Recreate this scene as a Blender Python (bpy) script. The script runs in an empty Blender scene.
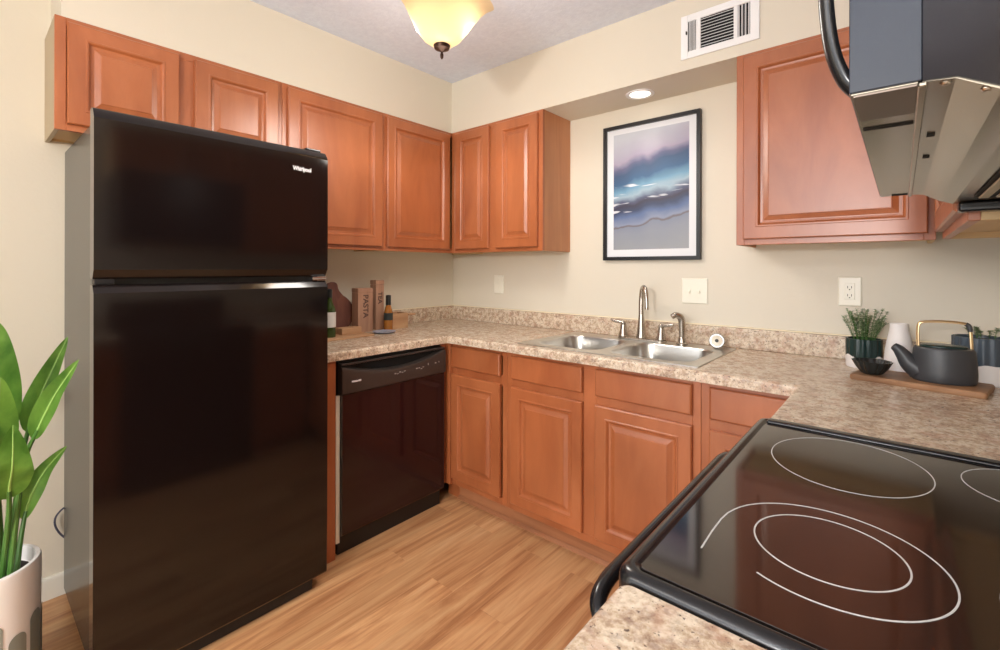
import bpy, bmesh, math, random
from mathutils import Vector, Matrix

random.seed(7)
C = bpy.context.scene.collection
SC = bpy.context.scene
PI = math.pi

# ------------------------------------------------------------------ camera
YAW, ROLL = 0.7106, 0.0024
fw = Vector((-math.sin(YAW), math.cos(YAW), 0)); rt = Vector((math.cos(YAW), math.sin(YAW), 0)); up = Vector((0, 0, 1))
R_ = rt * math.cos(ROLL) + up * math.sin(ROLL); U_ = up * math.cos(ROLL) - rt * math.sin(ROLL)
cam = bpy.data.cameras.new('camera'); camo = bpy.data.objects.new('camera', cam); C.objects.link(camo)
camo.matrix_world = Matrix(((R_.x, U_.x, -fw.x, 2.5065), (R_.y, U_.y, -fw.y, -2.3852), (R_.z, U_.z, -fw.z, 1.2846), (0, 0, 0, 1)))
cam.sensor_width = 36; cam.lens = 466.92 / 1000 * 36; cam.shift_y = -(325 - 267.98) / 1000
cam.clip_start = 0.02
SC.camera = camo

# ------------------------------------------------------------------ world, lamps, exposure
w = bpy.data.worlds.new('world'); SC.world = w; w.use_nodes = True
bg = w.node_tree.nodes['Background']; bg.inputs[0].default_value = (0.95, 0.975, 1.0, 1); bg.inputs[1].default_value = 2.5

def lamp(name, kind, loc, energy, color, **kw):
    l = bpy.data.lights.new(name, kind); o = bpy.data.objects.new(name, l); C.objects.link(o)
    o.location = loc; l.energy = energy; l.color = color
    for k, v in kw.items(): setattr(l, k, v)
    return o
LX, LY = 1.092, -1.106
lamp('ceiling_lamp_light', 'SPOT', (LX, LY, 2.11), 17, (1.0, 0.95, 0.89), spot_size=math.radians(179), spot_blend=0.25, shadow_soft_size=0.14)
lamp('ceiling_lamp_glow', 'POINT', (LX, LY, 1.92), 8, (1.0, 0.94, 0.84), shadow_soft_size=0.15)
lamp('fill_light_point', 'POINT', (2.30, -4.3, 1.62), 165, (1.0, 0.975, 0.95), shadow_soft_size=0.16)  # added fill light behind the camera, brightens the whole kitchen
lamp('recessed_light', 'SPOT', (1.506, -0.146, 2.155), 9, (1.0, 0.88, 0.70), spot_size=math.radians(92), spot_blend=1.0, shadow_soft_size=0.05)
ar = lamp('fill_light_area', 'AREA', (1.3, -3.6, 2.40), 14, (1.0, 0.98, 0.96), shape='RECTANGLE', size=1.2, size_y=0.6)  # added overhead fill behind the kitchen, out of view

SC.view_settings.view_transform = 'Standard'; SC.view_settings.look = 'None'
SC.view_settings.gamma = 1; SC.view_settings.use_curve_mapping = False
SC.view_settings.exposure = 0.12

# ------------------------------------------------------------------ materials
def srgb(r, g, b):
    f = lambda c: (c / 255 / 12.92) if c / 255 <= 0.04045 else ((c / 255 + 0.055) / 1.055) ** 2.4
    return (f(r), f(g), f(b), 1)

def mat(name, col, rough=0.5, metal=0.0, **kw):
    m = bpy.data.materials.new(name); m.use_nodes = True
    b = m.node_tree.nodes['Principled BSDF']
    b.inputs['Base Color'].default_value = col; b.inputs['Roughness'].default_value = rough; b.inputs['Metallic'].default_value = metal
    for k, v in kw.items(): b.inputs[k].default_value = v
    return m

class NT:
    def __init__(s, m): s.t = m.node_tree; s.b = s.t.nodes['Principled BSDF']
    def n(s, typ, **kw):
        x = s.t.nodes.new(typ)
        for k, v in kw.items(): setattr(x, k, v)
        return x
    def l(s, a, b): s.t.links.new(a, b)
    def coords(s, scale, out='Object', rand=False):
        tc = s.n('ShaderNodeTexCoord'); mp = s.n('ShaderNodeMapping'); mp.inputs['Scale'].default_value = scale
        s.l(tc.outputs[out], mp.inputs[0])
        if rand:
            oi = s.n('ShaderNodeObjectInfo'); mu = s.n('ShaderNodeMath', operation='MULTIPLY'); mu.inputs[1].default_value = 37
            s.l(oi.outputs['Random'], mu.inputs[0]); s.l(mu.outputs[0], mp.inputs['Location'])
        return mp.outputs[0]
    def noise(s, vec, scale, detail=4, rough=0.5, dist=0.0):
        x = s.n('ShaderNodeTexNoise'); x.inputs['Scale'].default_value = scale; x.inputs['Detail'].default_value = detail
        x.inputs['Roughness'].default_value = rough; x.inputs['Distortion'].default_value = dist
        s.l(vec, x.inputs['Vector']); return x.outputs['Fac']
    def ramp(s, fac, stops, interp='LINEAR'):
        r = s.n('ShaderNodeValToRGB'); r.color_ramp.interpolation = interp
        e = r.color_ramp.elements
        while len(e) < len(stops): e.new(0.5)
        for i, (p, c) in enumerate(stops): e[i].position = p; e[i].color = c
        s.l(fac, r.inputs[0]); return r.outputs['Color']
    def mix(s, fac, a, b, mode='MIX'):
        x = s.n('ShaderNodeMix', data_type='RGBA', blend_type=mode)
        if isinstance(fac, (int, float)): x.inputs[0].default_value = fac
        else: s.l(fac, x.inputs[0])
        for sock, v in ((x.inputs[6], a), (x.inputs[7], b)):
            if isinstance(v, tuple): sock.default_value = v
            else: s.l(v, sock)
        return x.outputs[2]
    def bump(s, fac, strength, dist=0.01):
        x = s.n('ShaderNodeBump'); x.inputs['Strength'].default_value = strength; x.inputs['Distance'].default_value = dist
        s.l(fac, x.inputs['Height']); s.l(x.outputs[0], s.b.inputs['Normal'])
    def color(s, c): s.l(c, s.b.inputs['Base Color'])

def wood(name, dark, mid, light, scale, rough=0.32, rand=True, bump=0.03, coat=0.0, spec=0.5):
    m = mat(name, mid, rough); t = NT(m)
    v = t.coords(scale, rand=rand)
    n1 = t.noise(v, 1.0, 6, 0.6, 0.6)
    v2 = t.coords((1.6, 1.6, 1.1), rand=rand); n2 = t.noise(v2, 2.2, 3, 0.5)
    c = t.ramp(n1, [(0.30, dark), (0.5, mid), (0.70, light)])
    bl = t.ramp(n2, [(0.3, (0.86, 0.84, 0.82, 1)), (0.7, (1.08, 1.06, 1.05, 1))])
    t.color(t.mix(1.0, c, bl, 'MULTIPLY')); t.bump(n1, bump, 0.002)
    t.b.inputs['Specular IOR Level'].default_value = spec
    if coat: t.b.inputs['Coat Weight'].default_value = coat; t.b.inputs['Coat Roughness'].default_value = 0.22
    return m

M = {}
M['cherry'] = wood('cherry_wood', srgb(158, 87, 49), srgb(171, 99, 58), srgb(181, 109, 67), (7, 7, 1.8), 0.34, True, 0.02, 0.0, 0.8)
M['cherry_end'] = wood('cherry_veneer', srgb(178, 116, 76), srgb(190, 128, 86), srgb(200, 140, 96), (14, 14, 1.1), 0.4, True, 0.02)
M['maple_in'] = mat('unfinished_cabinet_panel', srgb(214, 184, 138), 0.6)
M['end_laminate'] = mat('beige_end_laminate', srgb(178, 160, 130), 0.5)
M['toe'] = wood('toe_kick_wood', srgb(150, 96, 62), srgb(166, 110, 74), srgb(180, 124, 86), (1.2, 12, 12), 0.5, True, 0.02)

m = mat('painted_wall', srgb(220, 212, 195), 0.55); t = NT(m)
n = t.noise(t.coords((1, 1, 1)), 55, 5, 0.6); t.bump(n, 0.10, 0.006); M['wall'] = m
m = mat('ceiling_texture', srgb(214, 214, 216), 0.9); t = NT(m)
n = t.noise(t.coords((1, 1, 1)), 38, 6, 0.65, 0.4); t.bump(n, 0.25, 0.010)
t.color(t.ramp(n, [(0.3, srgb(216, 224, 240)), (0.7, srgb(228, 236, 250))])); M['ceiling'] = m
M['white_trim'] = mat('white_trim_paint', srgb(228, 224, 212), 0.4)

# floor: vinyl oak planks running along y
m = mat('oak_floor', srgb(200, 150, 100), 0.33); t = NT(m)
tc = t.n('ShaderNodeTexCoord'); mp = t.n('ShaderNodeMapping'); mp.inputs['Rotation'].default_value = (0, 0, PI / 2)
t.l(tc.outputs['Object'], mp.inputs[0])
br = t.n('ShaderNodeTexBrick'); br.offset = 0.37; br.inputs['Scale'].default_value = 1.0
br.inputs['Brick Width'].default_value = 1.1; br.inputs['Row Height'].default_value = 0.145; br.inputs['Mortar Size'].default_value = 0.0009
br.inputs['Color1'].default_value = (0, 0, 0, 1); br.inputs['Color2'].default_value = (1, 1, 1, 1); br.inputs['Mortar'].default_value = (0.3, 0.3, 0.3, 1)
t.l(mp.outputs[0], br.inputs['Vector'])
pv = t.n('ShaderNodeVectorMath', operation='MULTIPLY_ADD'); pv.inputs[1].default_value = (9.0, 2.1, 0)
t.l(br.outputs['Color'], pv.inputs[0])
mp2 = t.n('ShaderNodeMapping'); mp2.inputs['Scale'].default_value = (13, 0.85, 1); t.l(tc.outputs['Object'], mp2.inputs[0])
ad = t.n('ShaderNodeVectorMath', operation='ADD'); t.l(mp2.outputs[0], ad.inputs[0])
sc_ = t.n('ShaderNodeVectorMath', operation='SCALE'); sc_.inputs['Scale'].default_value = 23.0; t.l(br.outputs['Color'], sc_.inputs[0]); t.l(sc_.outputs[0], ad.inputs[1])
g1 = t.noise(ad.outputs[0], 1.1, 7, 0.62, 1.2)
mp3 = t.n('ShaderNodeMapping'); mp3.inputs['Scale'].default_value = (90, 3, 1); t.l(tc.outputs['Object'], mp3.inputs[0])
g2 = t.noise(mp3.outputs[0], 1.0, 3, 0.5)
c = t.ramp(g1, [(0.30, srgb(150, 96, 58)), (0.42, srgb(184, 128, 84)), (0.50, srgb(206, 154, 106)), (0.58, srgb(214, 166, 118)), (0.70, srgb(226, 184, 138))])
c = t.mix(0.22, c, t.ramp(g2, [(0.3, srgb(150, 98, 60)), (0.7, srgb(232, 190, 144))]))
tone = t.ramp(br.outputs['Color'], [(0.0, (0.86, 0.84, 0.82, 1)), (1.0, (1.08, 1.07, 1.06, 1))])
t.color(t.mix(1.0, c, tone, 'MULTIPLY')); t.bump(g2, 0.03, 0.002); M['floor'] = m

# laminate counter with granite print
m = mat('granite_laminate', srgb(190, 165, 140), 0.27); t = NT(m)
v = t.coords((1, 1, 1))
a = t.noise(v, 36, 8, 0.66, 0.1); b = t.noise(v, 110, 6, 0.68, 0.1); d = t.noise(v, 22, 4, 0.6, 0.3); e = t.noise(v, 125, 3, 0.6, 0.0); g = t.noise(v, 50, 4, 0.6, 0.2)
c1 = t.ramp(a, [(0.34, srgb(148, 124, 106)), (0.43, srgb(186, 158, 134)), (0.50, srgb(216, 196, 168)), (0.57, srgb(240, 228, 208)), (0.68, srgb(228, 208, 182))])
c2 = t.ramp(b, [(0.38, srgb(146, 122, 104)), (0.47, srgb(204, 184, 160)), (0.56, srgb(242, 232, 216))])
c = t.mix(0.36, c1, c2)
c = t.mix(t.ramp(d, [(0.53, (0, 0, 0, 1)), (0.62, (0.40, 0.40, 0.40, 1))]), c, srgb(196, 152, 130))
c = t.mix(t.ramp(g, [(0.57, (0, 0, 0, 1)), (0.65, (0.36, 0.36, 0.36, 1))]), c, srgb(136, 108, 102))
c = t.mix(t.ramp(e, [(0.62, (0, 0, 0, 1)), (0.66, (0.85, 0.85, 0.85, 1))]), c, srgb(82, 66, 64))
t.color(t.mix(1.0, c, (0.89, 0.865, 0.85, 1), 'MULTIPLY')); M['granite'] = m

M['black_gloss'] = mat('glossy_black_enamel', srgb(20, 13, 12), 0.10)
M['black_side'] = mat('black_textured_steel', srgb(38, 36, 35), 0.26)
M['black_matte'] = mat('black_plastic', srgb(20, 20, 22), 0.42)
M['black_satin'] = mat('satin_black_plastic', srgb(26, 26, 28), 0.22)
M['dw_red'] = mat('dark_dishwasher_enamel', srgb(36, 14, 18), 0.10)
M['dw_panel'] = mat('dishwasher_panel_plastic', srgb(58, 50, 46), 0.28)
M['glass_black'] = mat('black_ceramic_glass', srgb(34, 26, 23), 0.08, 0, IOR=1.85)
M['ring'] = mat('printed_ring', srgb(205, 205, 205), 0.4)
M['dark_void'] = mat('dark_gap', srgb(6, 6, 6), 0.8)
M['chrome'] = mat('chrome', srgb(225, 225, 228), 0.10, 1.0)
m = mat('brushed_nickel', srgb(192, 184, 174), 0.26, 1.0); M['nickel'] = m
m = mat('brushed_stainless', srgb(208, 206, 202), 0.28, 1.0); t = NT(m)
t.bump(t.noise(t.coords((3, 160, 30)), 1.0, 3), 0.05, 0.001); M['steel'] = m
M['hood_steel'] = mat('hood_underside_steel', srgb(150, 141, 126), 0.22, 0.75)
M['bronze'] = mat('oil_rubbed_bronze', srgb(58, 38, 28), 0.4, 0.7)
M['badge'] = mat('silver_badge', srgb(235, 235, 238), 0.3, 0.2)
M['white_plastic'] = mat('ivory_plastic', srgb(240, 236, 220), 0.3)
M['vent_white'] = mat('white_vent_enamel', srgb(240, 240, 240), 0.4)
M['cream_edge'] = mat('cream_strip', srgb(240, 228, 200), 0.5)
M['mat_board'] = mat('white_mat_board', srgb(226, 228, 232), 0.7)
M['frame_black'] = mat('black_picture_frame', srgb(24, 24, 27), 0.35)
M['white_ceramic'] = mat('matte_white_ceramic', srgb(234, 230, 228), 0.55)
M['pot_white'] = mat('white_planter', srgb(244, 241, 238), 0.5)
M['arch_gray'] = mat('grey_green_glaze', srgb(142, 146, 136), 0.5)
M['soil'] = mat('soil', srgb(52, 44, 40), 0.95)
M['tea_black'] = mat('charcoal_stoneware', srgb(58, 60, 64), 0.42)
M['dark_green'] = mat('dark_green_glaze', srgb(30, 52, 50), 0.25)
M['blue_gray'] = mat('blue_grey_glaze', srgb(72, 84, 96), 0.35)
M['brass'] = mat('brass', srgb(236, 208, 162), 0.28, 0.9)
M['bowl_black'] = mat('black_glazed_bowl', srgb(36, 40, 40), 0.22)
M['board_wood'] = wood('walnut_board', srgb(122, 88, 62), srgb(152, 114, 82), srgb(172, 132, 98), (4, 30, 30), 0.5, False)
M['round_board'] = wood('dark_round_board', srgb(92, 54, 44), srgb(112, 68, 56), srgb(128, 82, 66), (30, 30, 4), 0.5, False)
M['box_wood'] = wood('pale_box_wood', srgb(160, 122, 100), srgb(178, 138, 114), srgb(192, 154, 130), (30, 30, 3), 0.6, False)
M['crate_wood'] = wood('crate_pine', srgb(176, 134, 98), srgb(194, 152, 114), srgb(206, 168, 130), (30, 3, 30), 0.6, False)
M['ink'] = mat('dark_print_ink', srgb(96, 70, 60), 0.7)
M['label_white'] = mat('white_paper_label', srgb(220, 218, 214), 0.6)
M['label_dark'] = mat('dark_paper_label', srgb(50, 54, 52), 0.6)
M['cap_black'] = mat('black_bottle_cap', srgb(30, 32, 32), 0.35)
M['green_glass'] = mat('green_bottle_glass', srgb(62, 84, 30), 0.08, 0, **{'Transmission Weight': 0.35})
M['amber_glass'] = mat('amber_oil_bottle', srgb(190, 122, 52), 0.1, 0, **{'Transmission Weight': 0.3})
M['oil_neck'] = mat('pale_oil_neck', srgb(196, 164, 124), 0.12)
M['pale_blue'] = mat('pale_blue_glass_dish', srgb(170, 178, 196), 0.15)
M['cord'] = mat('dark_blue_cord', srgb(60, 62, 82), 0.4)
M['can_emit'] = mat('recessed_lens', (1, 0.95, 0.85, 1), 0.5, 0, **{'Emission Color': (1, 0.93, 0.80, 1), 'Emission Strength': 3.5})
M['bulb'] = mat('bulb_glow', (1, 0.9, 0.7, 1), 0.5, 0, **{'Emission Color': (1, 0.86, 0.62, 1), 'Emission Strength': 16})

# leaves
def leafmat(name, a, b, scale):
    m = mat(name, a, 0.35); t = NT(m)
    n = t.noise(t.coords(scale), 1.0, 4, 0.6, 0.3); t.color(t.ramp(n, [(0.3, a), (0.7, b)]))
    t.b.inputs['Subsurface Weight'].default_value = 0.0
    out = [x for x in t.t.nodes if x.type == 'OUTPUT_MATERIAL'][0]
    tr = t.n('ShaderNodeBsdfTranslucent'); tr.inputs[0].default_value = b
    mx = t.n('ShaderNodeMixShader'); mx.inputs[0].default_value = 0.30
    t.l(t.b.outputs[0], mx.inputs[1]); t.l(tr.outputs[0], mx.inputs[2]); t.l(mx.outputs[0], out.inputs[0])
    return m
M['leaf'] = leafmat('broad_leaf', srgb(70, 124, 46), srgb(150, 196, 92), (16, 16, 9))
M['midrib'] = mat('pale_leaf_midrib', srgb(150, 190, 100), 0.4)
M['stem'] = mat('leaf_stem', srgb(74, 118, 52), 0.4)
M['herb'] = leafmat('herb_leaf', srgb(104, 128, 92), srgb(168, 184, 150), (60, 60, 60))

# lamp shade: translucent amber glass
m = bpy.data.materials.new('amber_lamp_glass'); m.use_nodes = True; nt = m.node_tree
for x in list(nt.nodes):
    if x.type == 'BSDF_PRINCIPLED': nt.nodes.remove(x)
out = [x for x in nt.nodes if x.type == 'OUTPUT_MATERIAL'][0]
tl = nt.nodes.new('ShaderNodeBsdfTranslucent'); tl.inputs[0].default_value = (1.0, 0.89, 0.74, 1)
gl = nt.nodes.new('ShaderNodeBsdfGlossy'); gl.inputs[0].default_value = (1, 1, 1, 1); gl.inputs['Roughness'].default_value = 0.2
df = nt.nodes.new('ShaderNodeBsdfDiffuse'); df.inputs[0].default_value = srgb(222, 200, 160)
m1 = nt.nodes.new('ShaderNodeMixShader'); m1.inputs[0].default_value = 0.35
m2 = nt.nodes.new('ShaderNodeMixShader'); m2.inputs[0].default_value = 0.02
nt.links.new(tl.outputs[0], m1.inputs[1]); nt.links.new(df.outputs[0], m1.inputs[2])
nt.links.new(m1.outputs[0], m2.inputs[1]); nt.links.new(gl.outputs[0], m2.inputs[2]); nt.links.new(m2.outputs[0], out.inputs[0])
M['shade'] = m

# abstract seascape print
m = mat('seascape_print', (0.5, 0.5, 0.5, 1), 0.45); t = NT(m)
tc = t.n('ShaderNodeTexCoord'); sx = t.n('ShaderNodeSeparateXYZ'); t.l(tc.outputs['Generated'], sx.inputs[0])
mp = t.n('ShaderNodeMapping'); mp.inputs['Scale'].default_value = (2.6, 1, 6.0); t.l(tc.outputs['Generated'], mp.inputs[0])
n1 = t.noise(mp.outputs[0], 1.0, 4, 0.5, 0.4)
mp_b = t.n('ShaderNodeMapping'); mp_b.inputs['Scale'].default_value = (1.6, 1, 0.8); mp_b.inputs['Location'].default_value = (7.3, 0, 1); t.l(tc.outputs['Generated'], mp_b.inputs[0])
n2 = t.noise(mp_b.outputs[0], 1.3, 2, 0.5, 0.2)
ma = t.n('ShaderNodeMath', operation='MULTIPLY_ADD'); ma.inputs[1].default_value = 0.11; t.l(n1, ma.inputs[0]); t.l(sx.outputs['Z'], ma.inputs[2])
mb_ = t.n('ShaderNodeMath', operation='MULTIPLY_ADD'); mb_.inputs[1].default_value = 0.20; t.l(n2, mb_.inputs[0]); t.l(ma.outputs[0], mb_.inputs[2])
mt_ = t.n('ShaderNodeMath', operation='MULTIPLY_ADD'); mt_.inputs[1].default_value = -0.11; t.l(sx.outputs['X'], mt_.inputs[0]); t.l(mb_.outputs[0], mt_.inputs[2])
ms = t.n('ShaderNodeMath', operation='SUBTRACT'); ms.inputs[1].default_value = 0.10; t.l(mt_.outputs[0], ms.inputs[0])
art = t.ramp(ms.outputs[0], [(0.0, srgb(150, 154, 160)), (0.15, srgb(138, 144, 156)), (0.215, srgb(126, 134, 152)), (0.228, srgb(104, 94, 96)), (0.245, srgb(132, 142, 166)),
    (0.31, srgb(84, 104, 146)), (0.37, srgb(40, 54, 88)), (0.42, srgb(44, 40, 64)), (0.455, srgb(72, 78, 108)), (0.50, srgb(146, 170, 186)), (0.55, srgb(100, 148, 178)), (0.62, srgb(34, 82, 124)),
    (0.70, srgb(38, 70, 110)), (0.745, srgb(82, 86, 122)), (0.80, srgb(160, 152, 174)), (1.0, srgb(190, 195, 204))])
mp_s = t.n('ShaderNodeMapping'); mp_s.inputs['Scale'].default_value = (2.2, 1, 26.0); mp_s.inputs['Location'].default_value = (1.7, 0, 4.2); t.l(tc.outputs['Generated'], mp_s.inputs[0])
st = t.noise(mp_s.outputs[0], 1.0, 2, 0.5, 0.3)
band = t.ramp(ms.outputs[0], [(0.34, (0, 0, 0, 1)), (0.37, (1, 1, 1, 1)), (0.58, (1, 1, 1, 1)), (0.62, (0, 0, 0, 1))])
stm = t.mix(1.0, t.ramp(st, [(0.61, (0, 0, 0, 1)), (0.66, (0.85, 0.85, 0.85, 1))]), band, 'MULTIPLY')
art = t.mix(stm, art, srgb(226, 230, 236))
t.color(art); M['art'] = m

# ------------------------------------------------------------------ mesh helpers (world coordinates)
class MB:
    def __init__(s): s.bm = bmesh.new()
    def box(s, x0, x1, y0, y1, z0, z1, bev=0.0, seg=2):
        b2 = bmesh.new()
        bmesh.ops.create_cube(b2, size=1)
        for v in b2.verts: v.co = Vector(((x0 + x1) / 2 + v.co.x * (x1 - x0), (y0 + y1) / 2 + v.co.y * (y1 - y0), (z0 + z1) / 2 + v.co.z * (z1 - z0)))
        if bev: bmesh.ops.bevel(b2, geom=list(b2.edges), offset=bev, segments=seg, affect='EDGES', profile=0.5)
        s.add(b2); return s
    def add(s, b2):
        me = bpy.data.meshes.new('tmp'); b2.to_mesh(me); b2.free(); s.bm.from_mesh(me); bpy.data.meshes.remove(me)
    def loops(s, loops, closed=True, cap0=True, cap1=True):
        vs = [[s.bm.verts.new(p) for p in L] for L in loops]
        n = len(loops[0])
        for a, b in zip(vs, vs[1:]):
            for i in range(n if closed else n - 1):
                j = (i + 1) % n
                s.bm.faces.new((a[i], a[j], b[j], b[i]))
        if closed and cap0: s.bm.faces.new(vs[0][::-1])
        if closed and cap1: s.bm.faces.new(vs[-1])
        return s
    def lathe(s, prof, c, seg=40, mod=None, capb=True, capt=True):
        L = []
        for k, (r, z) in enumerate(prof):
            row = []
            for i in range(seg):
                a = 2 * PI * i / seg
                rr, zz = (r, z) if mod is None else mod(r, z, a, k)
                row.append((c[0] + rr * math.cos(a), c[1] + rr * math.sin(a), c[2] + zz))
            L.append(row)
        return s.loops(L, True, capb, capt)
    def tube(s, pts, r, seg=12, radii=None, flat=1.0, caps=True):
        pts = [Vector(p) for p in pts]; L = []
        t0 = (pts[1] - pts[0]).normalized()
        nrm = t0.orthogonal().normalized()
        for i, p in enumerate(pts):
            tg = (pts[min(i + 1, len(pts) - 1)] - pts[max(i - 1, 0)]).normalized()
            nrm = (nrm - tg * nrm.dot(tg)).normalized(); bn = tg.cross(nrm)
            rr = radii[i] if radii else r
            L.append([p + (nrm * math.cos(2 * PI * k / seg) + bn * math.sin(2 * PI * k / seg) * flat) * rr for k in range(seg)])
        return s.loops(L, True, caps, caps)
    def prism(s, poly, axis, a0, a1, n=1, fn=None):
        """extrude a 2-D outline along axis ('x','y','z'); fn shifts points per fraction"""
        L = []
        for k in range(n + 1):
            f = k / n; a = a0 + (a1 - a0) * f; row = []
            for (p, q) in poly:
                if fn: p, q = fn(p, q, f)
                row.append({'x': (a, p, q), 'y': (p, a, q), 'z': (p, q, a)}[axis])
            L.append(row)
        return s.loops(L)
    def build(s, name, material, parent=None, base=None, smooth=True, angle=35):
        bmesh.ops.recalc_face_normals(s.bm, faces=s.bm.faces)
        if parent is not None: org = world_loc(parent)
        elif base is not None: org = Vector(base)
        else:
            xs = [v.co for v in s.bm.verts]
            org = Vector(((min(p.x for p in xs) + max(p.x for p in xs)) / 2, (min(p.y for p in xs) + max(p.y for p in xs)) / 2, min(p.z for p in xs)))
        for v in s.bm.verts: v.co -= org
        me = bpy.data.meshes.new(name); s.bm.to_mesh(me); s.bm.free()
        me.materials.append(material)
        if smooth:
            for p in me.polygons: p.use_smooth = True
            me.set_sharp_from_angle(angle=math.radians(angle))
        o = bpy.data.objects.new(name, me); C.objects.link(o)
        if smooth:
            wn = o.modifiers.new('weighted_normal', 'WEIGHTED_NORMAL'); wn.keep_sharp = True; wn.weight = 80
        if parent is not None: o.parent = parent
        else: o.location = org
        return o

def world_loc(o):
    v = Vector((0, 0, 0))
    while o is not None: v += o.location; o = o.parent
    return v
def box(*a, **k): return MB().box(*a, **k)
def tag(o, label=None, cat=None, group=None, kind=None):
    for k, v in (('label', label), ('category', cat), ('group', group), ('kind', kind)):
        if v: o[k] = v
    return o
def thing(name, loc, label, cat, group=None):
    o = bpy.data.objects.new(name, None); C.objects.link(o); o.location = loc; o.empty_display_size = 0.1
    return tag(o, label, cat, group)
def struct(mb, name, material):
    return tag(mb.build(name, material, base=(0, 0, 0)), kind='structure')
def catmull(P, n=8):
    P = [Vector(p) for p in P]; out = []
    for i in range(len(P) - 1):
        p0 = P[max(i - 1, 0)]; p1 = P[i]; p2 = P[i + 1]; p3 = P[min(i + 2, len(P) - 1)]
        for k in range(n):
            t_ = k / n
            out.append(0.5 * ((2 * p1) + (p2 - p0) * t_ + (2 * p0 - 5 * p1 + 4 * p2 - p3) * t_ ** 2 + (3 * p1 - p0 - 3 * p2 + p3) * t_ ** 3))
    out.append(P[-1]); return out
def text(name, body, size, origin, xdir, ydir, material, parent, extrude=0.0006, align='LEFT', bold=0.0, shear=0.0, xs=1.0):
    cu = bpy.data.curves.new('txt', 'FONT'); cu.body = body; cu.size = size; cu.extrude = extrude; cu.align_x = align; cu.offset = bold; cu.shear = shear
    o = bpy.data.objects.new('txt', cu); C.objects.link(o)
    dg = bpy.context.evaluated_depsgraph_get(); me = bpy.data.meshes.new_from_object(o.evaluated_get(dg))
    bpy.data.objects.remove(o); bpy.data.curves.remove(cu)
    X = Vector(xdir).normalized(); Y = Vector(ydir).normalized(); Z = X.cross(Y); O = Vector(origin) - world_loc(parent)
    for v in me.vertices: v.co = O + X * v.co.x * xs + Y * v.co.y + Z * (v.co.z + extrude)
    me.materials.clear(); me.materials.append(material)
    r = bpy.data.objects.new(name, me); C.objects.link(r); r.parent = parent
    return r

# ------------------------------------------------------------------ the setting
H, ZT, XW, YB = 2.489, 2.162, 2.90, -5.0
struct(box(0, XW, YB, 0, -0.08, 0), 'floor', M['floor'])
struct(box(-0.1, XW + 0.1, YB, 0.1, H, H + 0.08), 'ceiling', M['ceiling'])
struct(box(-0.1, 0, YB, 0.1, -0.08, H), 'wall_left', M['wall'])
struct(box(0, XW, 0, 0.1, -0.08, H), 'wall_back', M['wall'])
struct(box(XW, XW + 0.1, YB, 0.1, -0.08, H), 'wall_right', M['wall'])
struct(box(0, 0.72, -3.10, -2.98, 0, H), 'light_block_wall', M['wall'])  # partition added out of view to keep fill light off the left wall
mb = MB().box(0, 0.276, -2.150, 0, ZT, H).box(0.276, XW, -0.281, 0, ZT, H).box(2.60, XW, -1.90, -0.281, ZT, H)
struct(mb, 'trim_soffit', M['wall'])
mb = MB(); mb.prism([(0, 0), (0.016, 0), (0.016, 0.072), (0.010, 0.082), (0, 0.084)], 'y', YB, -0.02)
struct(mb, 'baseboard_left', M['white_trim'])
mb = MB(); mb.prism([(XW, 0), (XW - 0.016, 0), (XW - 0.016, 0.072), (XW - 0.010, 0.082), (XW, 0.084)], 'y', YB, -2.56)
struct(mb, 'baseboard_right', M['white_trim'])

# ------------------------------------------------------------------ cabinets
def panel_loops(u0, u1, v0, v1, steps):
    """nested rectangles of (inset, height) -> list of 4-point loops in (u, v, height)"""
    return [[(u0 + i, v0 + i, h), (u1 - i, v0 + i, h), (u1 - i, v1 - i, h), (u0 + i, v1 - i, h)] for i, h in steps]
DOOR = [(0, 0), (0, 0.015), (0.004, 0.0195), (0.048, 0.0195), (0.050, 0.0215), (0.055, 0.0215), (0.058, 0.0190), (0.063, 0.0110), (0.070, 0.0100), (0.073, 0.0100), (0.090, 0.0165), (0.091, 0.0185), (0.094, 0.0190)]
DRAWER = [(0, 0), (0, 0.013), (0.003, 0.0175), (0.007, 0.0195), (0.012, 0.0195)]
def front(name, kind, face, u0, u1, z0, z1, d, parent, steps):
    """face 'x+' looks along +x at x=d (u is y); 'y-' looks along -y at y=d (u is x); 'x-' looks along -x"""
    k = min(1.0, 0.42 * min(u1 - u0, z1 - z0) / steps[-1][0])
    L = panel_loops(u0, u1, z0, z1, [(i * k, h) for i, h in steps])
    conv = {'x+': lambda u, v, h: (d + h, u, v), 'y-': lambda u, v, h: (u, d - h, v), 'x-': lambda u, v, h: (d - h, u, v)}[face]
    mb = MB(); mb.loops([[conv(*p) for p in r] for r in L])
    return mb.build(name, M['cherry'], parent, smooth=False)

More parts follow.
